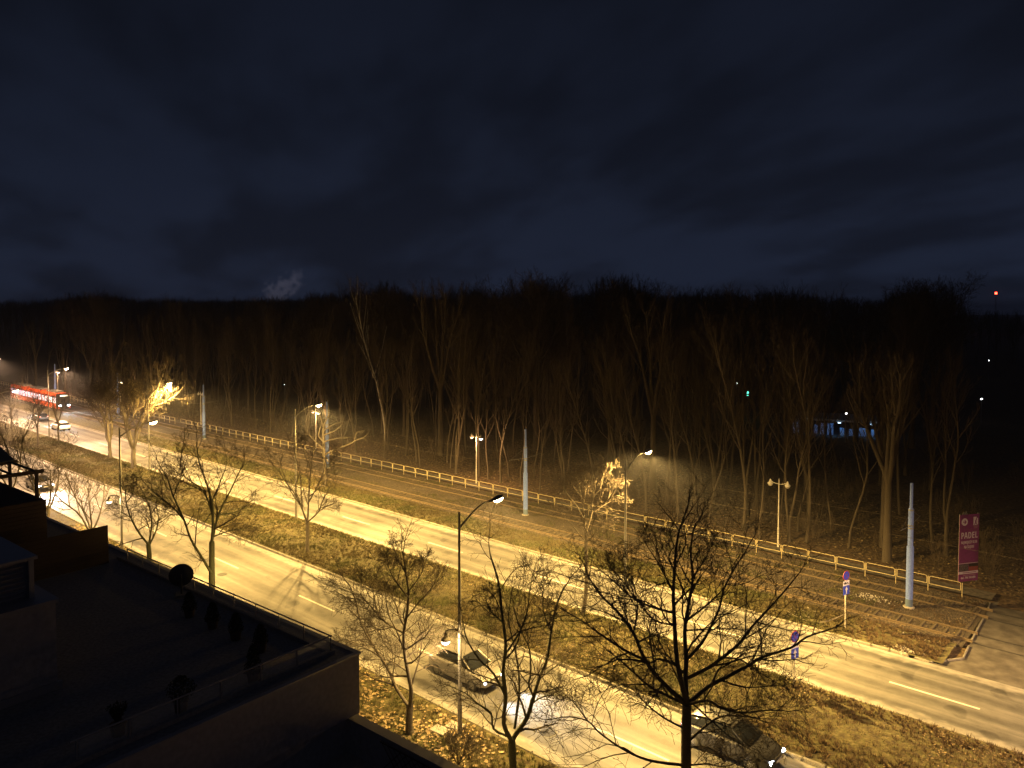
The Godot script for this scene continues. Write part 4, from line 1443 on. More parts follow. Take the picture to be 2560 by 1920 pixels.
func make_far_lights() -> void:
	var white := glowing(0.9, 0.97, 1.0, 9.0)
	var bulb := Shape.new().lathe(Vector3.ZERO, [Vector2(0.0, -0.17), Vector2(0.14, -0.10), Vector2(0.17, 0.0), Vector2(0.14, 0.10), Vector2(0.0, 0.17)], 10).mesh()
	var hood := Shape.new().lathe(Vector3.ZERO, [Vector2(0.22, 0.10), Vector2(0.20, 0.18), Vector2(0.0, 0.26)], 10).mesh()
	for q in [[978, 909, 4.6, 0.8], [2454, 997, 4.2, 1.0], [2472, 901, 5.5, 0.8], [2115, 1033, 4.5, 1.0], [2229, 1024, 4.5, 1.0], [712, 961, 4.4, 0.7], [1842, 957, 5.0, 1.0]]:
		var pos := at_height(q[0], q[1], q[2])
		var o := thing("distant_lamp", "small white lamp on a thin post deep in the dark wood", "lamp", Vector3(pos.x, 0.05, pos.z), 0.0, "small white lamps glinting through the wood")
		var y: float = q[2] - 0.05
		part("post", Shape.new().rod(Vector3(0, -0.1, 0), Vector3(0, y - 0.1, 0), 0.06, 0.04, 7).mesh(), mat.post_grey, o)
		var b := part("bulb", bulb, white, o, Vector3(0, y, 0))
		b.scale = Vector3.ONE * q[3]
		part("hood", hood, mat.black_metal, o, Vector3(0, y, 0))
	# green signal
	var gp := at_height(1870, 985, 4.2)
	var sg := thing("signal_post", "green signal lights on a post deep in the wood", "signal", Vector3(gp.x, 0.05, gp.z), atan2(-gp.x, -gp.z))
	part("post", Shape.new().rod(Vector3(0, -0.1, 0), Vector3(0, 4.7, 0), 0.06, 0.05, 7).mesh(), mat.post_grey, sg)
	part("signal_box", Shape.new().cut_box(Vector3(0, 4.15, 0.12), Vector3(0.42, 1.3, 0.22), 0.03).mesh(), mat.black_metal, sg)
	var green := glowing(0.15, 1.0, 0.72, 24.0)
	for y in [4.42, 3.95]:
		var l := part("signal_light", bulb, green, sg, Vector3(0, y, 0.27))
		l.scale = Vector3(0.95, 0.95, 0.4)
	# added hall for a cold-lit surface; its panels are shaped as patches of light
	var hp := at_height(2098, 1088, 0.1)
	var face := Vector3(-hp.x, 0, -hp.z).normalized()
	var turn := atan2(face.x, face.z)
	var hall := thing("added_hall", "added low hall of pale panels shaped as cold blue light patches between trunks", "building", Vector3(hp.x, 0.05, hp.z), turn)
	var sheet_m := patterned(noise_image(83, 0.05, 3, [[0.2, Color(0.36, 0.36, 0.36)], [0.8, Color(0.48, 0.48, 0.47)]]), 0.2, 0.8)
	for q in [[-6.3, 0.9, 2.1], [-3.4, 0.5, 1.5], [-2.4, 0.7, 1.8], [-1.3, 0.9, 1.9], [0.4, 0.6, 1.2], [1.8, 0.9, 1.1], [3.3, 1.0, 1.4], [4.7, 0.4, 1.2]]:
		part("light_patch_panel", Shape.new().cut_box(Vector3(0, q[2] * 0.5, 0), Vector3(q[1], q[2], 0.2), 0.02).mesh(), sheet_m, hall, Vector3(q[0], 0, -0.1))  # uneven widths, heights and gaps imitate broken patches of light
	part("roof", Shape.new().box(Vector3(0, 2.35, -3.5), Vector3(14.2, 0.3, 8.0)).mesh(), sheet_m, hall)
	for x in [-4.5, 0.0, 4.5]:
		part("flood_lamp", Shape.new().cut_box(Vector3(x, 2.15, 1.2), Vector3(0.42, 0.14, 0.3), 0.02).mesh(), glowing(0.55, 0.78, 1.0, 3.0), hall)
		part("lamp_arm", Shape.new().rod(Vector3(x, 2.3, -0.2), Vector3(x, 2.25, 1.2), 0.025, 0.025, 6).mesh(), mat.grey_metal, hall)
		spot(hall, Vector3(x, 2.0, 1.3), lin(0.08, 0.34, 1.0), 2.2, 75.0, 0.5, Vector3(0, -0.75, -0.66), 0.15)
	# far mast with a red warning lamp
	var dirr := ray(2490, 733)
	var far := 620.0
	var mp := Vector3(0, EYE, 0) + dirr * far
	var mast := thing("warning_mast", "far lattice mast topped by a red warning lamp above the horizon", "mast", Vector3(mp.x, 0, mp.z))
	var lat := Shape.new()
	for c in [[-0.6, -0.6], [0.6, -0.6], [0.6, 0.6], [-0.6, 0.6]]:
		lat.rod(Vector3(c[0], 0, c[1]), Vector3(c[0] * 0.3, mp.y - 0.4, c[1] * 0.3), 0.06, 0.04, 5)
	for k in 14:
		var y0 := mp.y / 14.0 * k
		var w0 := lerpf(0.6, 0.2, k / 14.0)
		lat.rod(Vector3(-w0, y0, -w0), Vector3(w0, y0 + mp.y / 14.0, -w0), 0.03, 0.03, 4)
		lat.rod(Vector3(w0, y0, w0), Vector3(-w0, y0 + mp.y / 14.0, w0), 0.03, 0.03, 4)
	part("lattice", lat.mesh(), mat.black_metal, mast)
	var rl := part("warning_lamp", bulb, glowing(1.0, 0.035, 0.015, 30.0), mast, Vector3(0, mp.y, 0))
	rl.scale = Vector3.ONE * 5.5

# ------------------------------------------------------------------ signs and banner
func letters(text: String, size: float, m: Material, parent: Node, at: Vector3, turn := 0.0, bold := true, wide := 1.0, called := "lettering") -> MeshInstance3D:
	var f := SystemFont.new()
	f.font_names = PackedStringArray(["Droid Sans"])
	f.font_weight = 700 if bold else 400
	var t := TextMesh.new()
	t.font = f
	t.text = text
	t.font_size = 64
	t.pixel_size = size / 64.0
	t.depth = 0.006
	var o := part(called, t, m, parent, at, turn)
	o.scale.x = wide
	return o

func make_signs() -> void:
	var blue := plain(0.03, 0.07, 0.70, 0.4)
	var violet := plain(0.035, 0.07, 0.80, 0.4)
	var red := plain(0.34, 0.025, 0.05, 0.4)
	var white := plain(0.74, 0.74, 0.90, 0.4)
	var pole := plain(0.50, 0.47, 0.42, 0.45, 0.2)
	var disc := func(r: float, z0: float, z1: float) -> ArrayMesh:
		var poly := PackedVector2Array()
		for k in 28:
			poly.append(Vector2(cos(TAU * k / 28), sin(TAU * k / 28)) * r)
		return Shape.new().plate(poly, z0, z1).mesh()
	for q in [[15.15, 47.44, 3.32, "no-stopping and one-way signs on a pale post beside the tram tracks"], [14.75, 38.4, 2.62, "no-stopping and one-way signs on a post at the median kerb"]]:
		# +z of the thing faces traffic coming along +s
		var o := thing("sign_post", q[3], "road sign", W(q[0], q[1], 0.1), PI * 0.5 - 0.34, "road sign posts beside the far carriageway")
		o.rotation.z = 0.02
		var h: float = q[2]
		part("post", Shape.new().rod(Vector3(0, -0.2, 0), Vector3(0, h + 0.2, 0), 0.036, 0.036, 10).mesh(), pole, o)
		var d := part("no_stopping_disc", disc.call(0.30, 0.045, 0.06), red, o, Vector3(0, h, 0))
		part("blue_face", disc.call(0.262, 0.06, 0.064), violet, d)
		for w in [0.785, -0.785]:
			part("red_bar", Shape.new().box(Vector3(0, 0, 0.066), Vector3(0.50, 0.022, 0.004), Basis(Vector3(0, 0, 1), w)).mesh(), red, d)
		var y := h - 0.30 - 0.16
		var tow := part("tow_plate", Shape.new().cut_box(Vector3.ZERO, Vector3(0.56, 0.31, 0.02), 0.008).mesh(), white, o, Vector3(0, y, 0.055))
		# the plate's pictogram: a car hoisted behind a tow truck
		var pic := Shape.new()
		pic.plate(PackedVector2Array([Vector2(-0.20, -0.07), Vector2(-0.20, 0.01), Vector2(-0.13, 0.06), Vector2(-0.06, 0.06), Vector2(-0.06, -0.01), Vector2(0.04, -0.01), Vector2(0.04, -0.07)]), 0.0, 0.004)
		pic.plate(PackedVector2Array([Vector2(0.02, 0.0), Vector2(0.06, 0.05), Vector2(0.12, 0.0), Vector2(0.22, -0.05), Vector2(0.22, -0.09), Vector2(0.06, -0.04)]), 0.0, 0.004)
		part("tow_pictogram", pic.mesh(), mat.black_metal, tow, Vector3(0, 0.01, 0.011))
		var one := part("one_way_plate", Shape.new().cut_box(Vector3.ZERO, Vector3(0.56, 0.55, 0.02), 0.008).mesh(), blue, o, Vector3(0, y - 0.16 - 0.275, 0.055))
		part("arrow", Shape.new().plate(PackedVector2Array([Vector2(-0.045, -0.22), Vector2(-0.045, 0.02), Vector2(-0.13, 0.02), Vector2(0, 0.24), Vector2(0.13, 0.02), Vector2(0.045, 0.02), Vector2(0.045, -0.22)]), 0.0, 0.004).mesh(), white, one, Vector3(0, 0, 0.011))
	# loose tape tied to the first post and trailing over the grass
	var tp := PackedVector3Array()
	for q in [[15.2, 47.43, 1.02], [15.6, 47.3, 0.72], [16.1, 47.15, 0.42], [16.6, 47.0, 0.22], [17.3, 46.95, 0.16], [18.1, 47.2, 0.17], [18.8, 47.6, 0.18]]:
		tp.append(W(q[0], q[1], q[2]))
	var tape := Shape.new()
	for i in tp.size() - 1:
		var up := Vector3(0, 0.035, 0.02)
		tape.quad(tp[i] + up, tp[i + 1] + up, tp[i + 1] - up, tp[i] - up)
		tape.quad(tp[i] - up + Vector3(0.004, 0, 0.004), tp[i + 1] - up + Vector3(0.004, 0, 0.004), tp[i + 1] + up + Vector3(0.004, 0, 0.004), tp[i] + up + Vector3(0.004, 0, 0.004))
	single("barrier_tape", tape.mesh(), plain(0.55, 0.50, 0.42, 0.6), "pale loose tape trailing from the sign post over the grass", "tape")

func make_banner() -> void:
	var pur := patterned(noise_image(87, 0.02, 3, [[0.2, Color(0.24, 0.032, 0.20)], [0.8, Color(0.30, 0.042, 0.25)]]), 0.3, 0.6)
	var pink := plain(0.85, 0.76, 0.90, 0.6)
	var o := thing("banner", "tall purple advertising banner reading PADEL at the edge of the wood", "banner", W(11.3, 61.4, 0.1), 0.99)
	var wd := 1.70
	var lo := 0.12
	var hi := 4.92
	part("cloth", Shape.new().box(Vector3(0, (lo + hi) * 0.5, 0), Vector3(wd, hi - lo, 0.02)).mesh(), pur, o)
	for e in [-1.0, 1.0]:
		part("post", Shape.new().rod(Vector3(e * (wd * 0.5 - 0.06), -0.2, -0.06), Vector3(e * (wd * 0.5 - 0.06), hi + 0.05, -0.06), 0.035, 0.035, 8).mesh(), mat.grey_metal, o)
	part("stay", Shape.new().rod(Vector3(0.75, 3.0, -0.08), Vector3(1.05, 0.0, -1.5), 0.025, 0.025, 6).mesh(), mat.grey_metal, o)
	part("top_crest", Shape.new().plate(PackedVector2Array([Vector2(-0.65, 0), Vector2(-0.5, 0.22), Vector2(-0.38, 0.08), Vector2(-0.3, 0.24), Vector2(-0.15, 0)]), -0.01, 0.01).mesh(), mat.grey_metal, o, Vector3(0, hi, 0))
	var f := 0.014
	var ring := PackedVector2Array()
	for k in 30:
		ring.append(Vector2(cos(TAU * k / 30), sin(TAU * k / 30)) * 0.27)
	part("arrow_disc", Shape.new().plate(ring, 0, 0.006).mesh(), pink, o, Vector3(-0.43, 4.40, f))
	part("arrow", Shape.new().plate(PackedVector2Array([Vector2(-0.15, -0.03), Vector2(-0.15, 0.03), Vector2(0.04, 0.03), Vector2(-0.04, 0.12), Vector2(0.03, 0.14), Vector2(0.16, 0.0), Vector2(0.03, -0.14), Vector2(-0.04, -0.12), Vector2(0.04, -0.03)]), 0, 0.004).mesh(), pur, o, Vector3(-0.43, 4.40, f + 0.006))
	# the club's mark: a pale page with a folded corner and a dark player cut into it
	var mark := part("club_mark", Shape.new().plate(PackedVector2Array([Vector2(-0.2, -0.3), Vector2(-0.2, 0.3), Vector2(0.05, 0.3), Vector2(0.08, 0.22), Vector2(0.2, 0.2), Vector2(0.2, -0.22), Vector2(0.14, -0.3)]), 0, 0.006).mesh(), pink, o, Vector3(0.53, 4.42, f))
	part("figure", Shape.new().plate(PackedVector2Array([Vector2(-0.13, -0.28), Vector2(-0.04, -0.08), Vector2(-0.05, 0.02), Vector2(0.02, 0.12), Vector2(0.03, 0.22), Vector2(0.08, 0.22), Vector2(0.09, 0.12), Vector2(0.05, 0.0), Vector2(0.06, -0.12), Vector2(0.13, -0.28), Vector2(0.07, -0.28), Vector2(0.01, -0.14), Vector2(-0.07, -0.28)]), 0, 0.004).mesh(), pur, mark, Vector3(0, 0, 0.006))
	for k in 2:
		part("small_print", Shape.new().box(Vector3(0, 0, 0), Vector3(0.34 - 0.05 * k, 0.05, 0.004)).mesh(), plain(0.42, 0.22, 0.30, 0.6), o, Vector3(0.53, 4.03 - 0.10 * k, f + 0.002))
	letters("PADEL", 0.62, pink, o, Vector3(0, 3.42, f + 0.004), 0.0, true, 0.78)
	letters("NAJWIĘKSZY KLUB", 0.27, pink, o, Vector3(0, 2.93, f + 0.004), 0.0, true, 0.60)
	letters("NA ŚLĄSKU", 0.27, pink, o, Vector3(0, 2.60, f + 0.004), 0.0, true, 0.62)
	part("rule", Shape.new().box(Vector3(0, 1.42, f), Vector3(wd, 0.03, 0.006)).mesh(), pink, o)
	part("photo_court", Shape.new().box(Vector3(-0.42, 1.12, f), Vector3(0.82, 0.52, 0.006)).mesh(), patterned(noise_image(88, 0.03, 3, [[0.3, Color(0.03, 0.025, 0.035)], [0.6, Color(0.16, 0.12, 0.15)], [0.8, Color(0.5, 0.42, 0.46)]]), 1.0, 0.5), o)
	part("photo_stands", Shape.new().box(Vector3(0.43, 1.27, f), Vector3(0.80, 0.22, 0.006)).mesh(), plain(0.03, 0.02, 0.025, 0.5), o)
	part("photo_clay", Shape.new().box(Vector3(0.43, 1.01, f), Vector3(0.80, 0.30, 0.006)).mesh(), plain(0.35, 0.08, 0.07, 0.5), o)
	part("white_band", Shape.new().box(Vector3(0, 0.75, f), Vector3(wd, 0.18, 0.006)).mesh(), pink, o)
	part("band_print", Shape.new().box(Vector3(0.1, 0.75, f + 0.004), Vector3(1.2, 0.045, 0.004)).mesh(), pur, o)
	part("small_print", Shape.new().box(Vector3(0.1, 0.56, f), Vector3(1.1, 0.04, 0.005)).mesh(), plain(0.5, 0.3, 0.38, 0.6), o)
	letters("tel. 794 104 690", 0.21, pink, o, Vector3(0, 0.38, f + 0.004), 0.0, true, 0.82)

# ------------------------------------------------------------------ tram
func round_ring(x: float, hw: float, y0: float, y1: float, r: float, lean := 0.0) -> PackedVector3Array:
	var o := PackedVector3Array()
	for c in [[hw - r, y1 - r, 0.0], [-hw + r, y1 - r, PI * 0.5], [-hw + r, y0 + r, PI], [hw - r, y0 + r, PI * 1.5]]:
		for k in 4:
			var w: float = c[2] + PI * 0.5 * k / 3.0
			var y: float = c[1] + sin(w) * r
			o.append(Vector3(x + lean * (y - y0), y, c[0] + cos(w) * r))
	return o

func make_tram() -> void:
	var orange := patterned(noise_image(97, 0.03, 3, [[0.2, Color(0.62, 0.085, 0.025)], [0.8, Color(0.72, 0.11, 0.035)]]), 0.3, 0.35)
	var skirt := plain(0.62, 0.10, 0.03, 0.4)
	var dark := plain(0.02, 0.02, 0.025, 0.15)
	var inside := glowing(0.62, 0.58, 1.0, 0.85)
	# local x towards the front (-s); base at the track's middle
	var o := thing("tram", "long orange-red tram with lit windows and dazzling headlights on the near track", "tram", W(176.0, 51.3, 0.27))
	var half := 14.6
	var cuts := [[-half, -5.3], [-4.9, 4.9], [5.3, half - 0.9]]
	for c in cuts:
		part("body_lower", Shape.new().loft([round_ring(c[0], 1.18, 0.25, 1.15, 0.1), round_ring(c[1], 1.18, 0.25, 1.15, 0.1)]).mesh(), skirt, o)
		part("body_upper", Shape.new().loft([round_ring(c[0], 1.18, 2.45, 3.15, 0.28), round_ring(c[1], 1.18, 2.45, 3.15, 0.28)]).mesh(), orange, o)
		part("saloon", Shape.new().box(Vector3((c[0] + c[1]) * 0.5, 1.8, 0), Vector3(c[1] - c[0] - 0.1, 1.34, 2.16)).mesh(), dark, o)
		var n := int((c[1] - c[0]) / 1.55)
		for k in n:
			for e in [-1.0, 1.0]:
				var x: float = c[0] + (c[1] - c[0]) * (k + 0.5) / n
				part("lit_window", Shape.new().cut_box(Vector3(0, 0, 0), Vector3((c[1] - c[0]) / n - 0.16, 1.05, 0.03), 0.01).mesh(), inside, o, Vector3(x, 1.8, e * 1.10))
				part("pillar", Shape.new().box(Vector3(x - (c[1] - c[0]) / n * 0.5, 1.8, e * 1.13), Vector3(0.12, 1.34, 0.06)).mesh(), orange, o)
		part("roof_unit", Shape.new().cut_box(Vector3((c[0] + c[1]) * 0.5, 3.3, 0), Vector3((c[1] - c[0]) * 0.6, 0.35, 1.5), 0.06).mesh(), mat.grey_metal, o)
		part("bogie", Shape.new().cut_box(Vector3((c[0] + c[1]) * 0.5, 0.16, 0), Vector3(3.0, 0.34, 1.9), 0.04).mesh(), mat.black_metal, o)
	for x in [-5.1, 5.1]:
		part("bellows", Shape.new().box(Vector3(x, 1.7, 0), Vector3(0.4, 2.7, 2.0)).mesh(), mat.black_metal, o)
	var nose := []
	for q in [[half - 0.9, 1.18, 3.12], [half - 0.45, 1.12, 3.02], [half - 0.12, 0.98, 2.8], [half, 0.80, 2.5]]:
		nose.append(round_ring(q[0], q[1], 0.25, q[2], 0.25, -0.05))
	part("nose", Shape.new().loft(nose).mesh(), dark, o)
	part("nose_skirt", Shape.new().cut_box(Vector3(half - 0.28, 0.5, 0), Vector3(0.7, 0.46, 2.14), 0.12).mesh(), skirt, o)
	part("destination_display", Shape.new().cut_box(Vector3(half - 0.18, 2.72, 0), Vector3(0.06, 0.26, 1.3), 0.01).mesh(), glowing(1.0, 0.88, 0.60, 2.6), o)
	for e in [-1.0, 1.0]:
		part("headlight", Shape.new().cut_box(Vector3(half + 0.08, 0.86, e * 0.72), Vector3(0.10, 0.24, 0.42), 0.02).mesh(), glowing(0.88, 0.96, 1.0, 14.0), o)
		spot(o, Vector3(half + 0.3, 0.86, e * 0.72), lin(0.82, 0.92, 1.0), 150.0, 24.0, 0.8, Vector3(1, -0.07, 0), 0.1)
		for k in 8:
			part("marker_lamp", Shape.new().box(Vector3(-half + 2.0 + k * 3.4, 0.32, e * 1.19), Vector3(0.30, 0.07, 0.03)).mesh(), glowing(1.0, 0.55, 0.22, 2.4), o)
	var pan := Shape.new()
	pan.rod(Vector3(-0.6, 3.4, 0.5), Vector3(0.6, 4.2, 0.35), 0.03, 0.025, 6)
	pan.rod(Vector3(-0.6, 3.4, -0.5), Vector3(0.6, 4.2, -0.35), 0.03, 0.025, 6)
	pan.rod(Vector3(0.6, 4.2, 0.35), Vector3(-0.3, 5.0, 0.3), 0.02, 0.02, 6)
	pan.rod(Vector3(0.6, 4.2, -0.35), Vector3(-0.3, 5.0, -0.3), 0.02, 0.02, 6)
	pan.rod(Vector3(-0.3, 5.02, -0.8), Vector3(-0.3, 5.02, 0.8), 0.03, 0.03, 6)
	part("pantograph", pan.mesh(), mat.black_metal, o)

# ------------------------------------------------------------------ cars
func make_car(called_label: String, at: Vector3, turn: float, paint: Material, estate: bool, lamps: bool, tails: bool) -> Node3D:
	# local +x is the front
	var o := thing("car", called_label, "car", at, turn, "cars on the two carriageways")
	var secs := [[-2.12, 0.70, 0.42, 0.72, 0.10], [-2.05, 0.80, 0.30, 0.92, 0.16], [-1.6, 0.86, 0.22, 1.00, 0.16], [-0.6, 0.885, 0.20, 1.00, 0.14], [0.6, 0.885, 0.20, 0.98, 0.14], [1.2, 0.87, 0.22, 0.90, 0.16], [1.75, 0.83, 0.26, 0.80, 0.16], [2.05, 0.74, 0.32, 0.68, 0.14], [2.14, 0.60, 0.40, 0.58, 0.08]]
	var rings := []
	for q in secs:
		rings.append(round_ring(q[0], q[1], q[2], q[3], q[4]))
	part("body", Shape.new().loft(rings).mesh(), paint, o)
	var glass := plain(0.015, 0.017, 0.02, 0.05)
	var cab := []
	var back := -2.0 if estate else -1.65
	for q in [[back, 0.74, 0.95], [back + 0.35, 0.70, 1.30], [-0.75, 0.66, 1.42], [0.0, 0.66, 1.43], [0.35, 0.67, 1.38], [0.75, 0.70, 1.18], [1.12, 0.74, 0.93]]:
		var y: float = q[2]
		cab.append(PackedVector3Array([Vector3(q[0], 0.88, -0.80), Vector3(q[0], lerpf(0.88, y, 0.55), -lerpf(0.80, q[1] * 0.9, 0.5)), Vector3(q[0], y - 0.03, -q[1] * 0.86), Vector3(q[0], y, -q[1] * 0.6), Vector3(q[0], y + 0.012, 0), Vector3(q[0], y, q[1] * 0.6), Vector3(q[0], y - 0.03, q[1] * 0.86), Vector3(q[0], lerpf(0.88, y, 0.55), lerpf(0.80, q[1] * 0.9, 0.5)), Vector3(q[0], 0.88, 0.80)]))
	part("windows", Shape.new().loft(cab).mesh(), glass, o)
	var roof := []
	for q in [[back + 0.32, 0.57, 1.300], [back + 0.5, 0.59, 1.365 if not estate else 1.36], [-0.75, 0.60, 1.435], [0.0, 0.60, 1.445], [0.30, 0.58, 1.405]]:
		roof.append(PackedVector3Array([Vector3(q[0], q[2] - 0.03, -q[1]), Vector3(q[0], q[2] + 0.012, -q[1] * 0.85), Vector3(q[0], q[2] + 0.028, 0), Vector3(q[0], q[2] + 0.012, q[1] * 0.85), Vector3(q[0], q[2] - 0.03, q[1])]))
	part("roof", Shape.new().loft(roof).mesh(), paint, o)
	for e in [-1.0, 1.0]:
		part("pillar", Shape.new().rod(Vector3(0.30, 1.39, e * 0.60), Vector3(1.08, 0.95, e * 0.76), 0.035, 0.04, 6).mesh(), paint, o)
		part("mirror", Shape.new().cut_box(Vector3(0.72, 1.0, e * 0.95), Vector3(0.12, 0.13, 0.2), 0.03).mesh(), paint, o)
		part("headlight", Shape.new().cut_box(Vector3(2.03, 0.60, e * 0.60), Vector3(0.20, 0.12, 0.30), 0.03).mesh(), glowing(0.85, 0.93, 1.0, 26.0) if lamps else mat.glass, o)
		part("tail_light", Shape.new().cut_box(Vector3(-2.06, 0.78, e * 0.62), Vector3(0.12, 0.14, 0.26), 0.03).mesh(), glowing(1.0, 0.22, 0.14, 9.0) if tails else plain(0.3, 0.01, 0.01, 0.3), o)
		if lamps:
			spot(o, Vector3(2.25, 0.62, e * 0.60), lin(0.86, 0.93, 1.0), 90.0, 26.0, 0.9, Vector3(1, -0.10, 0), 0.08)
		for x in [-1.35, 1.30]:
			var w := part("wheel", Shape.new().lathe(Vector3.ZERO, [Vector2(0.20, -0.10), Vector2(0.29, -0.10), Vector2(0.315, -0.06), Vector2(0.315, 0.06), Vector2(0.29, 0.10), Vector2(0.20, 0.10)], 18).mesh(), mat.black_metal, o, Vector3(x, 0.315, e * 0.80))
			w.rotation = Vector3(PI * 0.5, 0, 0)
			part("rim", Shape.new().lathe(Vector3.ZERO, [Vector2(0.0, -0.08), Vector2(0.20, -0.09), Vector2(0.205, 0.0), Vector2(0.20, 0.09), Vector2(0.0, 0.08)], 14).mesh(), mat.grey_metal, w)
	part("number_plate", Shape.new().box(Vector3(2.15, 0.48, 0), Vector3(0.02, 0.11, 0.5)).mesh(), mat.white_post, o)
	part("grille", Shape.new().cut_box(Vector3(2.10, 0.60, 0), Vector3(0.10, 0.10, 0.75), 0.02).mesh(), mat.black_metal, o)
	return o

func make_cars() -> void:
	var pale := plain(0.26, 0.25, 0.245, 0.28, 0.4)
	pale.clearcoat_enabled = true
	var dark := plain(0.02, 0.02, 0.024, 0.2)
	dark.clearcoat_enabled = true
	var white := plain(0.72, 0.72, 0.72, 0.25)
	make_car("pale silver car with glaring headlights passing below the bell lantern", W(28.2, 27.9, 0.0), 0.0, pale, false, true, false)
	make_car("dark car with headlights under the large spreading tree", W(14.6, 30.9, 0.0), 0.0, dark, true, true, false)
	make_car("dark car with glaring headlights oncoming on the near carriageway past the pergola", W(93.6, 27.1, 0.0), 0.0, dark, false, true, false)
	make_car("dark car with red tail lights driving away beside the tram", W(151.5, 44.2, 0.0), PI, dark, false, true, true)
	make_car("white car with lit tail lights driving away behind the thin median trees", W(137.0, 42.9, 0.0), PI, white, true, true, true)

# ------------------------------------------------------------------ building in front
func make_building() -> void:
	var o := thing("apartment_building", "dark terraced apartment building with glass-railed roof terrace", "building", W(20.2, 15.03, 0))
	# local +x runs along +s, +z towards the road
	var ax := Vector3(-0.9987, 0, 0.0508)
	o.basis = Basis(ax, Vector3.UP, ax.cross(Vector3.UP))
	var bx := func(called: String, x0: float, x1: float, y0: float, y1: float, z0: float, z1: float, m: Material) -> MeshInstance3D:
		return part(called, Shape.new().box(Vector3((x0 + x1) * 0.5, (y0 + y1) * 0.5, (z0 + z1) * 0.5), Vector3(x1 - x0, y1 - y0, z1 - z0)).mesh(), m, o)
	bx.call("lower_wall", 0.28, 34.0, 0.0, 6.13, -18.0, -0.35, mat.render_wall)
	bx.call("terrace_wall", 0.0, 30.0, 6.15, 8.14, -18.0, 0.0, mat.render_wall)
	bx.call("coping", -0.05, 0.12, 8.142, 8.2, -18.0, 0.05, mat.trim)
	bx.call("coping", 0.125, 30.0, 8.142, 8.2, -0.12, 0.05, mat.trim)
	bx.call("terrace_floor", 0.125, 30.0, 8.142, 8.17, -17.9, -0.125, mat.roof_slab)
	# low parapet upstand and glass railing
	bx.call("upstand", 0.55, 0.75, 8.172, 8.30, -9.0, -0.55, mat.roof_slab)
	bx.call("upstand", 0.76, 16.0, 8.172, 8.30, -0.75, -0.55, mat.roof_slab)
	for k in 7:
		var z := -0.65 - k * 1.3
		part("railing_post", Shape.new().rod(Vector3(0.65, 8.3, z), Vector3(0.65, 8.78, z), 0.022, 0.022, 8).mesh(), mat.trim, o)
		if k < 6:
			part("railing_pane", Shape.new().box(Vector3(0.65, 8.54, z - 0.65), Vector3(0.012, 0.40, 1.16)).mesh(), mat.glass, o)
	part("railing_rail", Shape.new().rod(Vector3(0.65, 8.79, -0.6), Vector3(0.65, 8.79, -8.6), 0.026, 0.026, 8).mesh(), mat.trim, o)
	for k in 11:
		var x := 0.65 + k * 1.45
		part("railing_post", Shape.new().rod(Vector3(x, 8.3, -0.65), Vector3(x, 8.78, -0.65), 0.022, 0.022, 8).mesh(), mat.trim, o)
		if k < 10:
			part("railing_pane", Shape.new().box(Vector3(x + 0.725, 8.54, -0.65), Vector3(1.30, 0.40, 0.012)).mesh(), mat.glass, o)
	part("railing_rail", Shape.new().rod(Vector3(0.6, 8.79, -0.65), Vector3(15.2, 8.79, -0.65), 0.026, 0.026, 8).mesh(), mat.trim, o)
	# stair block with a louvred plant box on it
	bx.call("stair_block", 5.2, 14.0, 8.172, 10.80, -17.0, -7.2, mat.render_wall)
	bx.call("stair_coping", 5.12, 14.1, 10.80, 10.90, -17.1, -7.12, mat.trim)
	bx.call("stair_plinth", 5.10, 5.197, 8.172, 8.40, -17.0, -7.1, mat.trim)
	var lb: MeshInstance3D = bx.call("plant_box", 5.9, 8.8, 10.9, 12.05, -12.0, -7.6, mat.roof_slab)
	for k in 7:
		part("louvre", Shape.new().box(Vector3(5.86, 11.02 + k * 0.15, -9.85), Vector3(0.09, 0.025, 4.1), Basis(Vector3(0, 0, 1), 0.6)).mesh(), mat.trim, lb)
	part("box_lid", Shape.new().box(Vector3(7.3, 12.10, -9.8), Vector3(3.1, 0.09, 4.7)).mesh(), mat.trim, lb)
	part("box_frame", Shape.new().box(Vector3(5.85, 11.47, -7.62), Vector3(0.14, 1.15, 0.14)).mesh(), mat.trim, lb)
	# dark timber screen across the terrace
	for k in 9:
		bx.call("screen_board", 15.75, 15.80, 8.18 + k * 0.19, 8.36 + k * 0.19, -7.1, -1.2, mat.dark_wood)
	for z in [-1.3, -4.2, -7.0]:
		bx.call("screen_post", 15.802, 15.9, 8.172, 9.86, z - 0.05, z + 0.05, mat.dark_wood)
	# timber-clad block with a pergola, further along
	bx.call("clad_core", 18.4, 29.0, 8.172, 10.95, -17.0, -2.8, mat.dark_wood)
	for k in 15:
		bx.call("clad_board", 18.34, 18.398, 8.20 + k * 0.183, 8.375 + k * 0.183, -17.0, -2.75, mat.dark_wood)
	for z in [-3.0, -6.4, -9.8]:
		for x in [18.7, 22.0]:
			part("pergola_post", Shape.new().box(Vector3(x, 11.55, z), Vector3(0.12, 1.2, 0.12)).mesh(), mat.dark_wood, o)
	for x in [18.7, 22.0]:
		part("pergola_beam", Shape.new().box(Vector3(x, 12.2, -6.8), Vector3(0.14, 0.16, 8.2)).mesh(), mat.dark_wood, o)
	for k in 9:
		part("pergola_slat", Shape.new().box(Vector3(20.3, 12.33, -3.2 - k * 0.9), Vector3(4.2, 0.08, 0.07)).mesh(), mat.dark_wood, o)
	part("awning", Shape.new().box(Vector3(23.0, 12.75, -5.8), Vector3(3.4, 0.06, 5.6), Basis(Vector3(0, 0, 1), 0.22)).mesh(), plain(0.16, 0.17, 0.15, 0.9), o)
	# lower terrace towards the viewer with its parapet and trellis
	bx.call("lower_terrace", -16.0, 0.28, 0.0, 4.9, -18.0, -0.05, mat.render_wall)
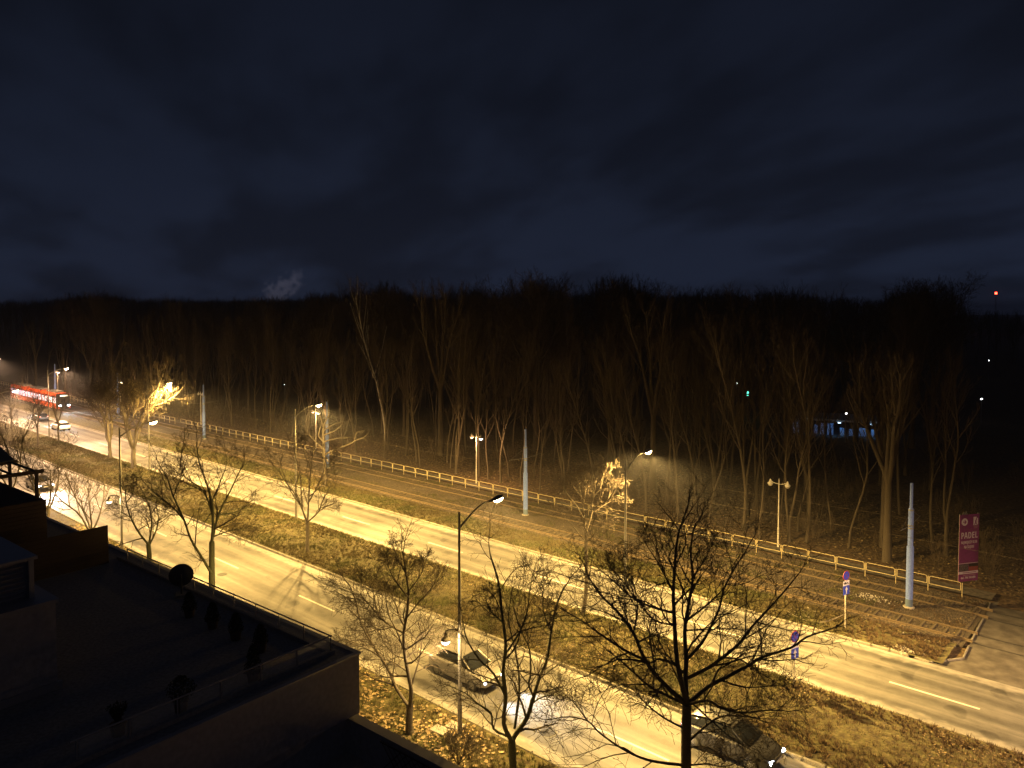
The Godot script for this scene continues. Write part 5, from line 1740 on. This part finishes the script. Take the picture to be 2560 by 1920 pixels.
	bx.call("lower_parapet", -16.0, 0.8, 4.902, 6.0, -0.348, -0.05, mat.render_wall)
	bx.call("lower_coping", -16.0, 0.27, 6.002, 6.06, -0.36, 0.01, mat.trim)
	var slat := Shape.new().box(Vector3.ZERO, Vector3(0.025, 1.32, 0.012)).mesh()
	for k in 20:
		for e in [-1.0, 1.0]:
			var w := part("trellis_slat", slat, mat.dark_wood, o, Vector3(-2.0 - k * 0.26, 5.45, -0.43 - 0.014 * e))
			w.rotation.z = e * 0.78
	for y in [4.96, 5.95]:
		part("trellis_rail", Shape.new().box(Vector3(-4.5, y, -0.475), Vector3(5.9, 0.04, 0.03)).mesh(), mat.dark_wood, o)

	# things standing on the terrace
	var on := func(x: float, z: float, y: float) -> Vector3:
		return o.position + o.basis * Vector3(x, y, z)
	var dish := thing("satellite_dish", "round satellite dish seen from behind at the terrace edge", "satellite dish", on.call(9.4, -1.15, 8.17), 0.0)
	var look := Vector3(dish.position.x, 0, dish.position.z).normalized()
	dish.rotation.y = atan2(look.x, look.z)
	var prof := []
	for i in 7:
		var r := 0.46 * i / 6.0
		prof.append(Vector2(r, r * r * 0.32))
	for i in range(6, -1, -1):
		var r := 0.46 * i / 6.0
		prof.append(Vector2(r, r * r * 0.32 + 0.015))
	var bowl_part := part("reflector", Shape.new().lathe(Vector3.ZERO, prof, 28).mesh(), plain(0.05, 0.05, 0.055, 0.6), dish, Vector3(0, 0.80, 0.06))
	bowl_part.rotation = Vector3(PI * 0.5 - 0.06, 0, 0)
	part("pole", Shape.new().rod(Vector3(0, 0, 0), Vector3(0, 0.85, 0), 0.03, 0.03, 8).mesh(), mat.black_metal, dish)
	part("foot", Shape.new().cut_box(Vector3(0, 0.05, 0), Vector3(0.5, 0.1, 0.5), 0.02).mesh(), mat.concrete, dish)
	part("feed_arm", Shape.new().rod(Vector3(0, 0.55, 0.08), Vector3(0, 0.75, 0.62), 0.015, 0.012, 6).mesh(), mat.black_metal, dish)
	var shrubs := [[0.98, -3.3, 0.85, 0, "clipped potted shrub just inside the terrace's glass railing"], [1.05, -5.55, 0.70, 1, "bushy potted plant just inside the terrace's glass railing"], [1.2, -7.2, 0.5, 2, "spiky potted plant at the inner end of the glass railing"],
		[2.6, -2.0, 0.62, 0, "clipped potted shrub in the row along the terrace's road side"], [4.1, -2.0, 0.62, 0, "clipped potted shrub in the row along the terrace's road side"], [5.6, -2.0, 0.62, 0, "clipped potted shrub in the row along the terrace's road side"], [7.2, -2.0, 0.62, 0, "clipped potted shrub in the row along the terrace's road side"]]
	for q in shrubs:
		var sh := thing("potted_shrub", q[4], "potted shrub", on.call(q[0], q[1], 8.17), rng.randf() * TAU, "potted shrubs on the terrace")
		part("pot", Shape.new().lathe(Vector3.ZERO, [Vector2(0.0, 0.0), Vector2(0.15, 0.0), Vector2(0.2, 0.3), Vector2(0.22, 0.32), Vector2(0.18, 0.33), Vector2(0.0, 0.28)], 14).mesh(), mat.clay, sh)
		var lf := Shape.new()
		var g := RandomNumberGenerator.new()
		g.seed = int(q[0] * 100)
		for k in 900:
			var t := g.randf()
			var a := g.randf() * TAU
			var wide: float = [0.30 * sqrt(1.0 - t * 0.96), 0.34 * sin(PI * clampf(t, 0.08, 0.95)) + 0.08, 0.30 * t][q[3]]
			var c := Vector3(cos(a) * wide * sqrt(g.randf()), 0.3 + t * q[2], sin(a) * wide * sqrt(g.randf()))
			var x := Vector3(g.randfn(), g.randfn(), g.randfn()).normalized() * 0.035
			var y := x.cross(Vector3(g.randfn(), g.randfn(), g.randfn())).normalized() * 0.02
			lf.quad(c - x, c + y, c + x, c - y)
		part("foliage", lf.mesh(), mat.dark_shrub, sh)

# ------------------------------------------------------------------ litter, grass, stones
func make_litter() -> void:
	var g := RandomNumberGenerator.new()
	g.seed = 55
	var clump := FastNoiseLite.new()
	clump.seed = 6
	clump.frequency = 0.16
	clump.fractal_octaves = 3
	var leaf := Shape.new()
	# a curled dead leaf, five-pointed outline folded along its rib
	var rim := [Vector3(-0.5, 0.0, 0), Vector3(-0.32, 0.05, 0.36), Vector3(0.02, 0.10, 0.5), Vector3(0.22, 0.03, 0.28), Vector3(0.55, 0.07, 0), Vector3(0.22, 0.03, -0.28), Vector3(0.02, 0.12, -0.5), Vector3(-0.32, 0.04, -0.36)]
	for i in 8:
		leaf.tri(Vector3(0, 0.0, 0), rim[i], rim[(i + 1) % 8])
	var leaf_mesh := leaf.mesh()
	var put := func(count: int, s0: float, s1: float, p0: float, p1: float, y: float, size0: float, size1: float, need: float, pale: float, power: float) -> Array:
		var where := []
		var tint := []
		var tries := 0
		while where.size() < count and tries < count * 8:
			tries += 1
			var s := s0 + (s1 - s0) * pow(g.randf(), power)
			var p := g.randf_range(p0, p1)
			if clump.get_noise_2d(s, p) < need - g.randf() * 0.5:
				continue
			var b := Basis(Vector3.UP, g.randf() * TAU) * Basis(Vector3(1, 0, 0), g.randfn() * 0.35)
			b = b.scaled(Vector3.ONE * g.randf_range(size0, size1))
			where.append(Transform3D(b, W(s, p, y + g.randf_range(0.0, 0.04))))
			var k := g.randf_range(0.5, 1.15) * pale
			tint.append(Color(0.36 * k, 0.27 * k, 0.15 * k))
		return [where, tint]
	var a: Array = put.call(15000, 4.0, 75.0, 15.2, 24.6, 0.13, 0.10, 0.20, 0.05, 1.0, 1.2)
	scatter("verge_leaves", leaf_mesh, mat.leaf, a[0], a[1], null, "pale fallen leaves thick on the verge below the building", "fallen leaves")
	a = put.call(3600, 0.0, 120.0, 32.6, 38.8, 0.20, 0.06, 0.12, 0.42, 0.6, 1.4)
	scatter("median_leaves", leaf_mesh, mat.leaf, a[0], a[1], null, "fallen leaves scattered in patches over the grass median", "fallen leaves")
	a = put.call(2200, 10.0, 110.0, 46.5, 58.0, 0.12, 0.06, 0.13, 0.34, 0.6, 1.4)
	scatter("track_leaves", leaf_mesh, mat.leaf, a[0], a[1], null, "fallen leaves scattered over the tram track bed", "fallen leaves")
	a = put.call(26000, 2.0, 150.0, 60.4, 85.0, 0.18, 0.10, 0.22, -0.1, 0.55, 1.3)
	scatter("forest_leaves", leaf_mesh, mat.leaf, a[0], a[1], null, "brown leaf litter covering the floor of the wood", "fallen leaves")
	# grass tufts
	var tuft := Shape.new()
	for k in 9:
		var w := TAU * k / 9.0 + g.randf_range(-0.3, 0.3)
		var d := Vector3(cos(w), 0, sin(w))
		var side := Vector3(-d.z, 0, d.x) * 0.012
		var r := d * g.randf_range(0.0, 0.05)
		var tip := r + d * g.randf_range(0.04, 0.13) + Vector3(0, g.randf_range(0.07, 0.15), 0)
		tuft.tri(r - side, tip, r + side)
	var where := []
	var tint := []
	var areas := [[16000, 4.0, 70.0, 16.0, 24.6, 0.10], [38000, 0.0, 130.0, 32.5, 38.9, 0.14], [14000, 10.0, 120.0, 46.4, 49.8, 0.11], [6000, 9.8, 80.0, 52.3, 58.0, 0.05]]
	for q in areas:
		for k in q[0]:
			var s: float = q[1] + (q[2] - q[1]) * pow(g.randf(), 1.35)
			var p := g.randf_range(q[3], q[4])
			var n := clump.get_noise_2d(s * 1.3 + 90.0, p * 1.3)
			if q[3] > 50.0 and n < 0.05 or s < 15.0 and q[3] > 30.0 and g.randf() < 0.55:
				continue
			where.append(Transform3D(Basis(Vector3.UP, g.randf() * TAU).scaled(Vector3.ONE * g.randf_range(0.7, 1.7)), W(s, p, q[5])))
			var c := Color(0.080, 0.062, 0.024).lerp(Color(0.060, 0.062, 0.016), clampf(0.35 + n * 1.8, 0.0, 1.0))
			if s < 15.0 and q[3] > 30.0:
				# bare trodden soil with little growing, near the crossing
				c = Color(0.075, 0.046, 0.022)
			tint.append(c * g.randf_range(0.75, 1.2))
	scatter("grass", tuft.mesh(), mat.grass, where, tint, null, "short winter-worn grass of verge, median and track strip", "grass")
	# ballast stones
	var st := Shape.new()
	var cs := []
	for k in 6:
		cs.append(Vector3([1, -1, 0, 0, 0, 0][k], [0, 0, 0.8, -0.8, 0, 0][k], [0, 0, 0, 0, 1, -1][k]) * g.randf_range(0.75, 1.2) + Vector3(g.randfn(), g.randfn(), g.randfn()) * 0.15)
	for f in [[0, 2, 4], [4, 2, 1], [1, 2, 5], [5, 2, 0], [4, 3, 0], [1, 3, 4], [5, 3, 1], [0, 3, 5]]:
		st.tri(cs[f[0]], cs[f[1]], cs[f[2]])
	where = []
	tint = []
	for k in 60000:
		var s := 9.6 + 110.0 * pow(g.randf(), 1.5)
		var p := g.randf_range(49.6, 58.3)
		var t := (p - 49.55) / 8.85
		where.append(Transform3D(Basis(Vector3(g.randfn(), g.randfn(), g.randfn()).normalized(), g.randf() * TAU).scaled(Vector3.ONE * g.randf_range(0.022, 0.048)), W(s, p, 0.045 + 0.05 * sin(PI * t))))
		var c := g.randf_range(0.03, 0.14)
		tint.append(Color(c, c * 0.80, c * 0.60))
	scatter("ballast_gravel", st.mesh(), mat.stone, where, tint, null, "loose brown gravel between and around the tram rails", "gravel")
	# pale rubble by the mast and at the kerb's broken end
	where = []
	tint = []
	for q in [[15.6, 53.8, 1.6, 0.35, 150], [11.8, 46.6, 0.9, 0.25, 110], [18.3, 48.2, 2.2, 0.6, 130], [11.2, 48.9, 1.7, 0.2, 60]]:
		for k in q[4]:
			where.append(Transform3D(Basis(Vector3(g.randfn(), g.randfn(), g.randfn()).normalized(), g.randf() * TAU).scaled(Vector3.ONE * g.randf_range(0.02, 0.075)), W(q[0] + g.randfn() * q[2] * 0.5, q[1] + g.randfn() * q[3], 0.11)))
			var c := g.randf_range(0.25, 0.5)
			tint.append(Color(c, c * 0.93, c * 0.85))
	scatter("rubble", st.mesh(), mat.stone, where, tint, null, "pale broken rubble strewn by the tracks near the crossing", "rubble")
	for q in [[25.25, 23.30, 0.1], [24.95, 24.02, 0.25]]:
		single("concrete_slab", Shape.new().cut_box(Vector3(0, 0.03, 0), Vector3(0.85, 0.1, 0.6), 0.015).mesh(), mat.concrete, "pale square concrete cover slab set in leaves by the lamp foot", "slab", W(q[0], q[1], 0.13), q[2], "concrete cover slabs in the verge")
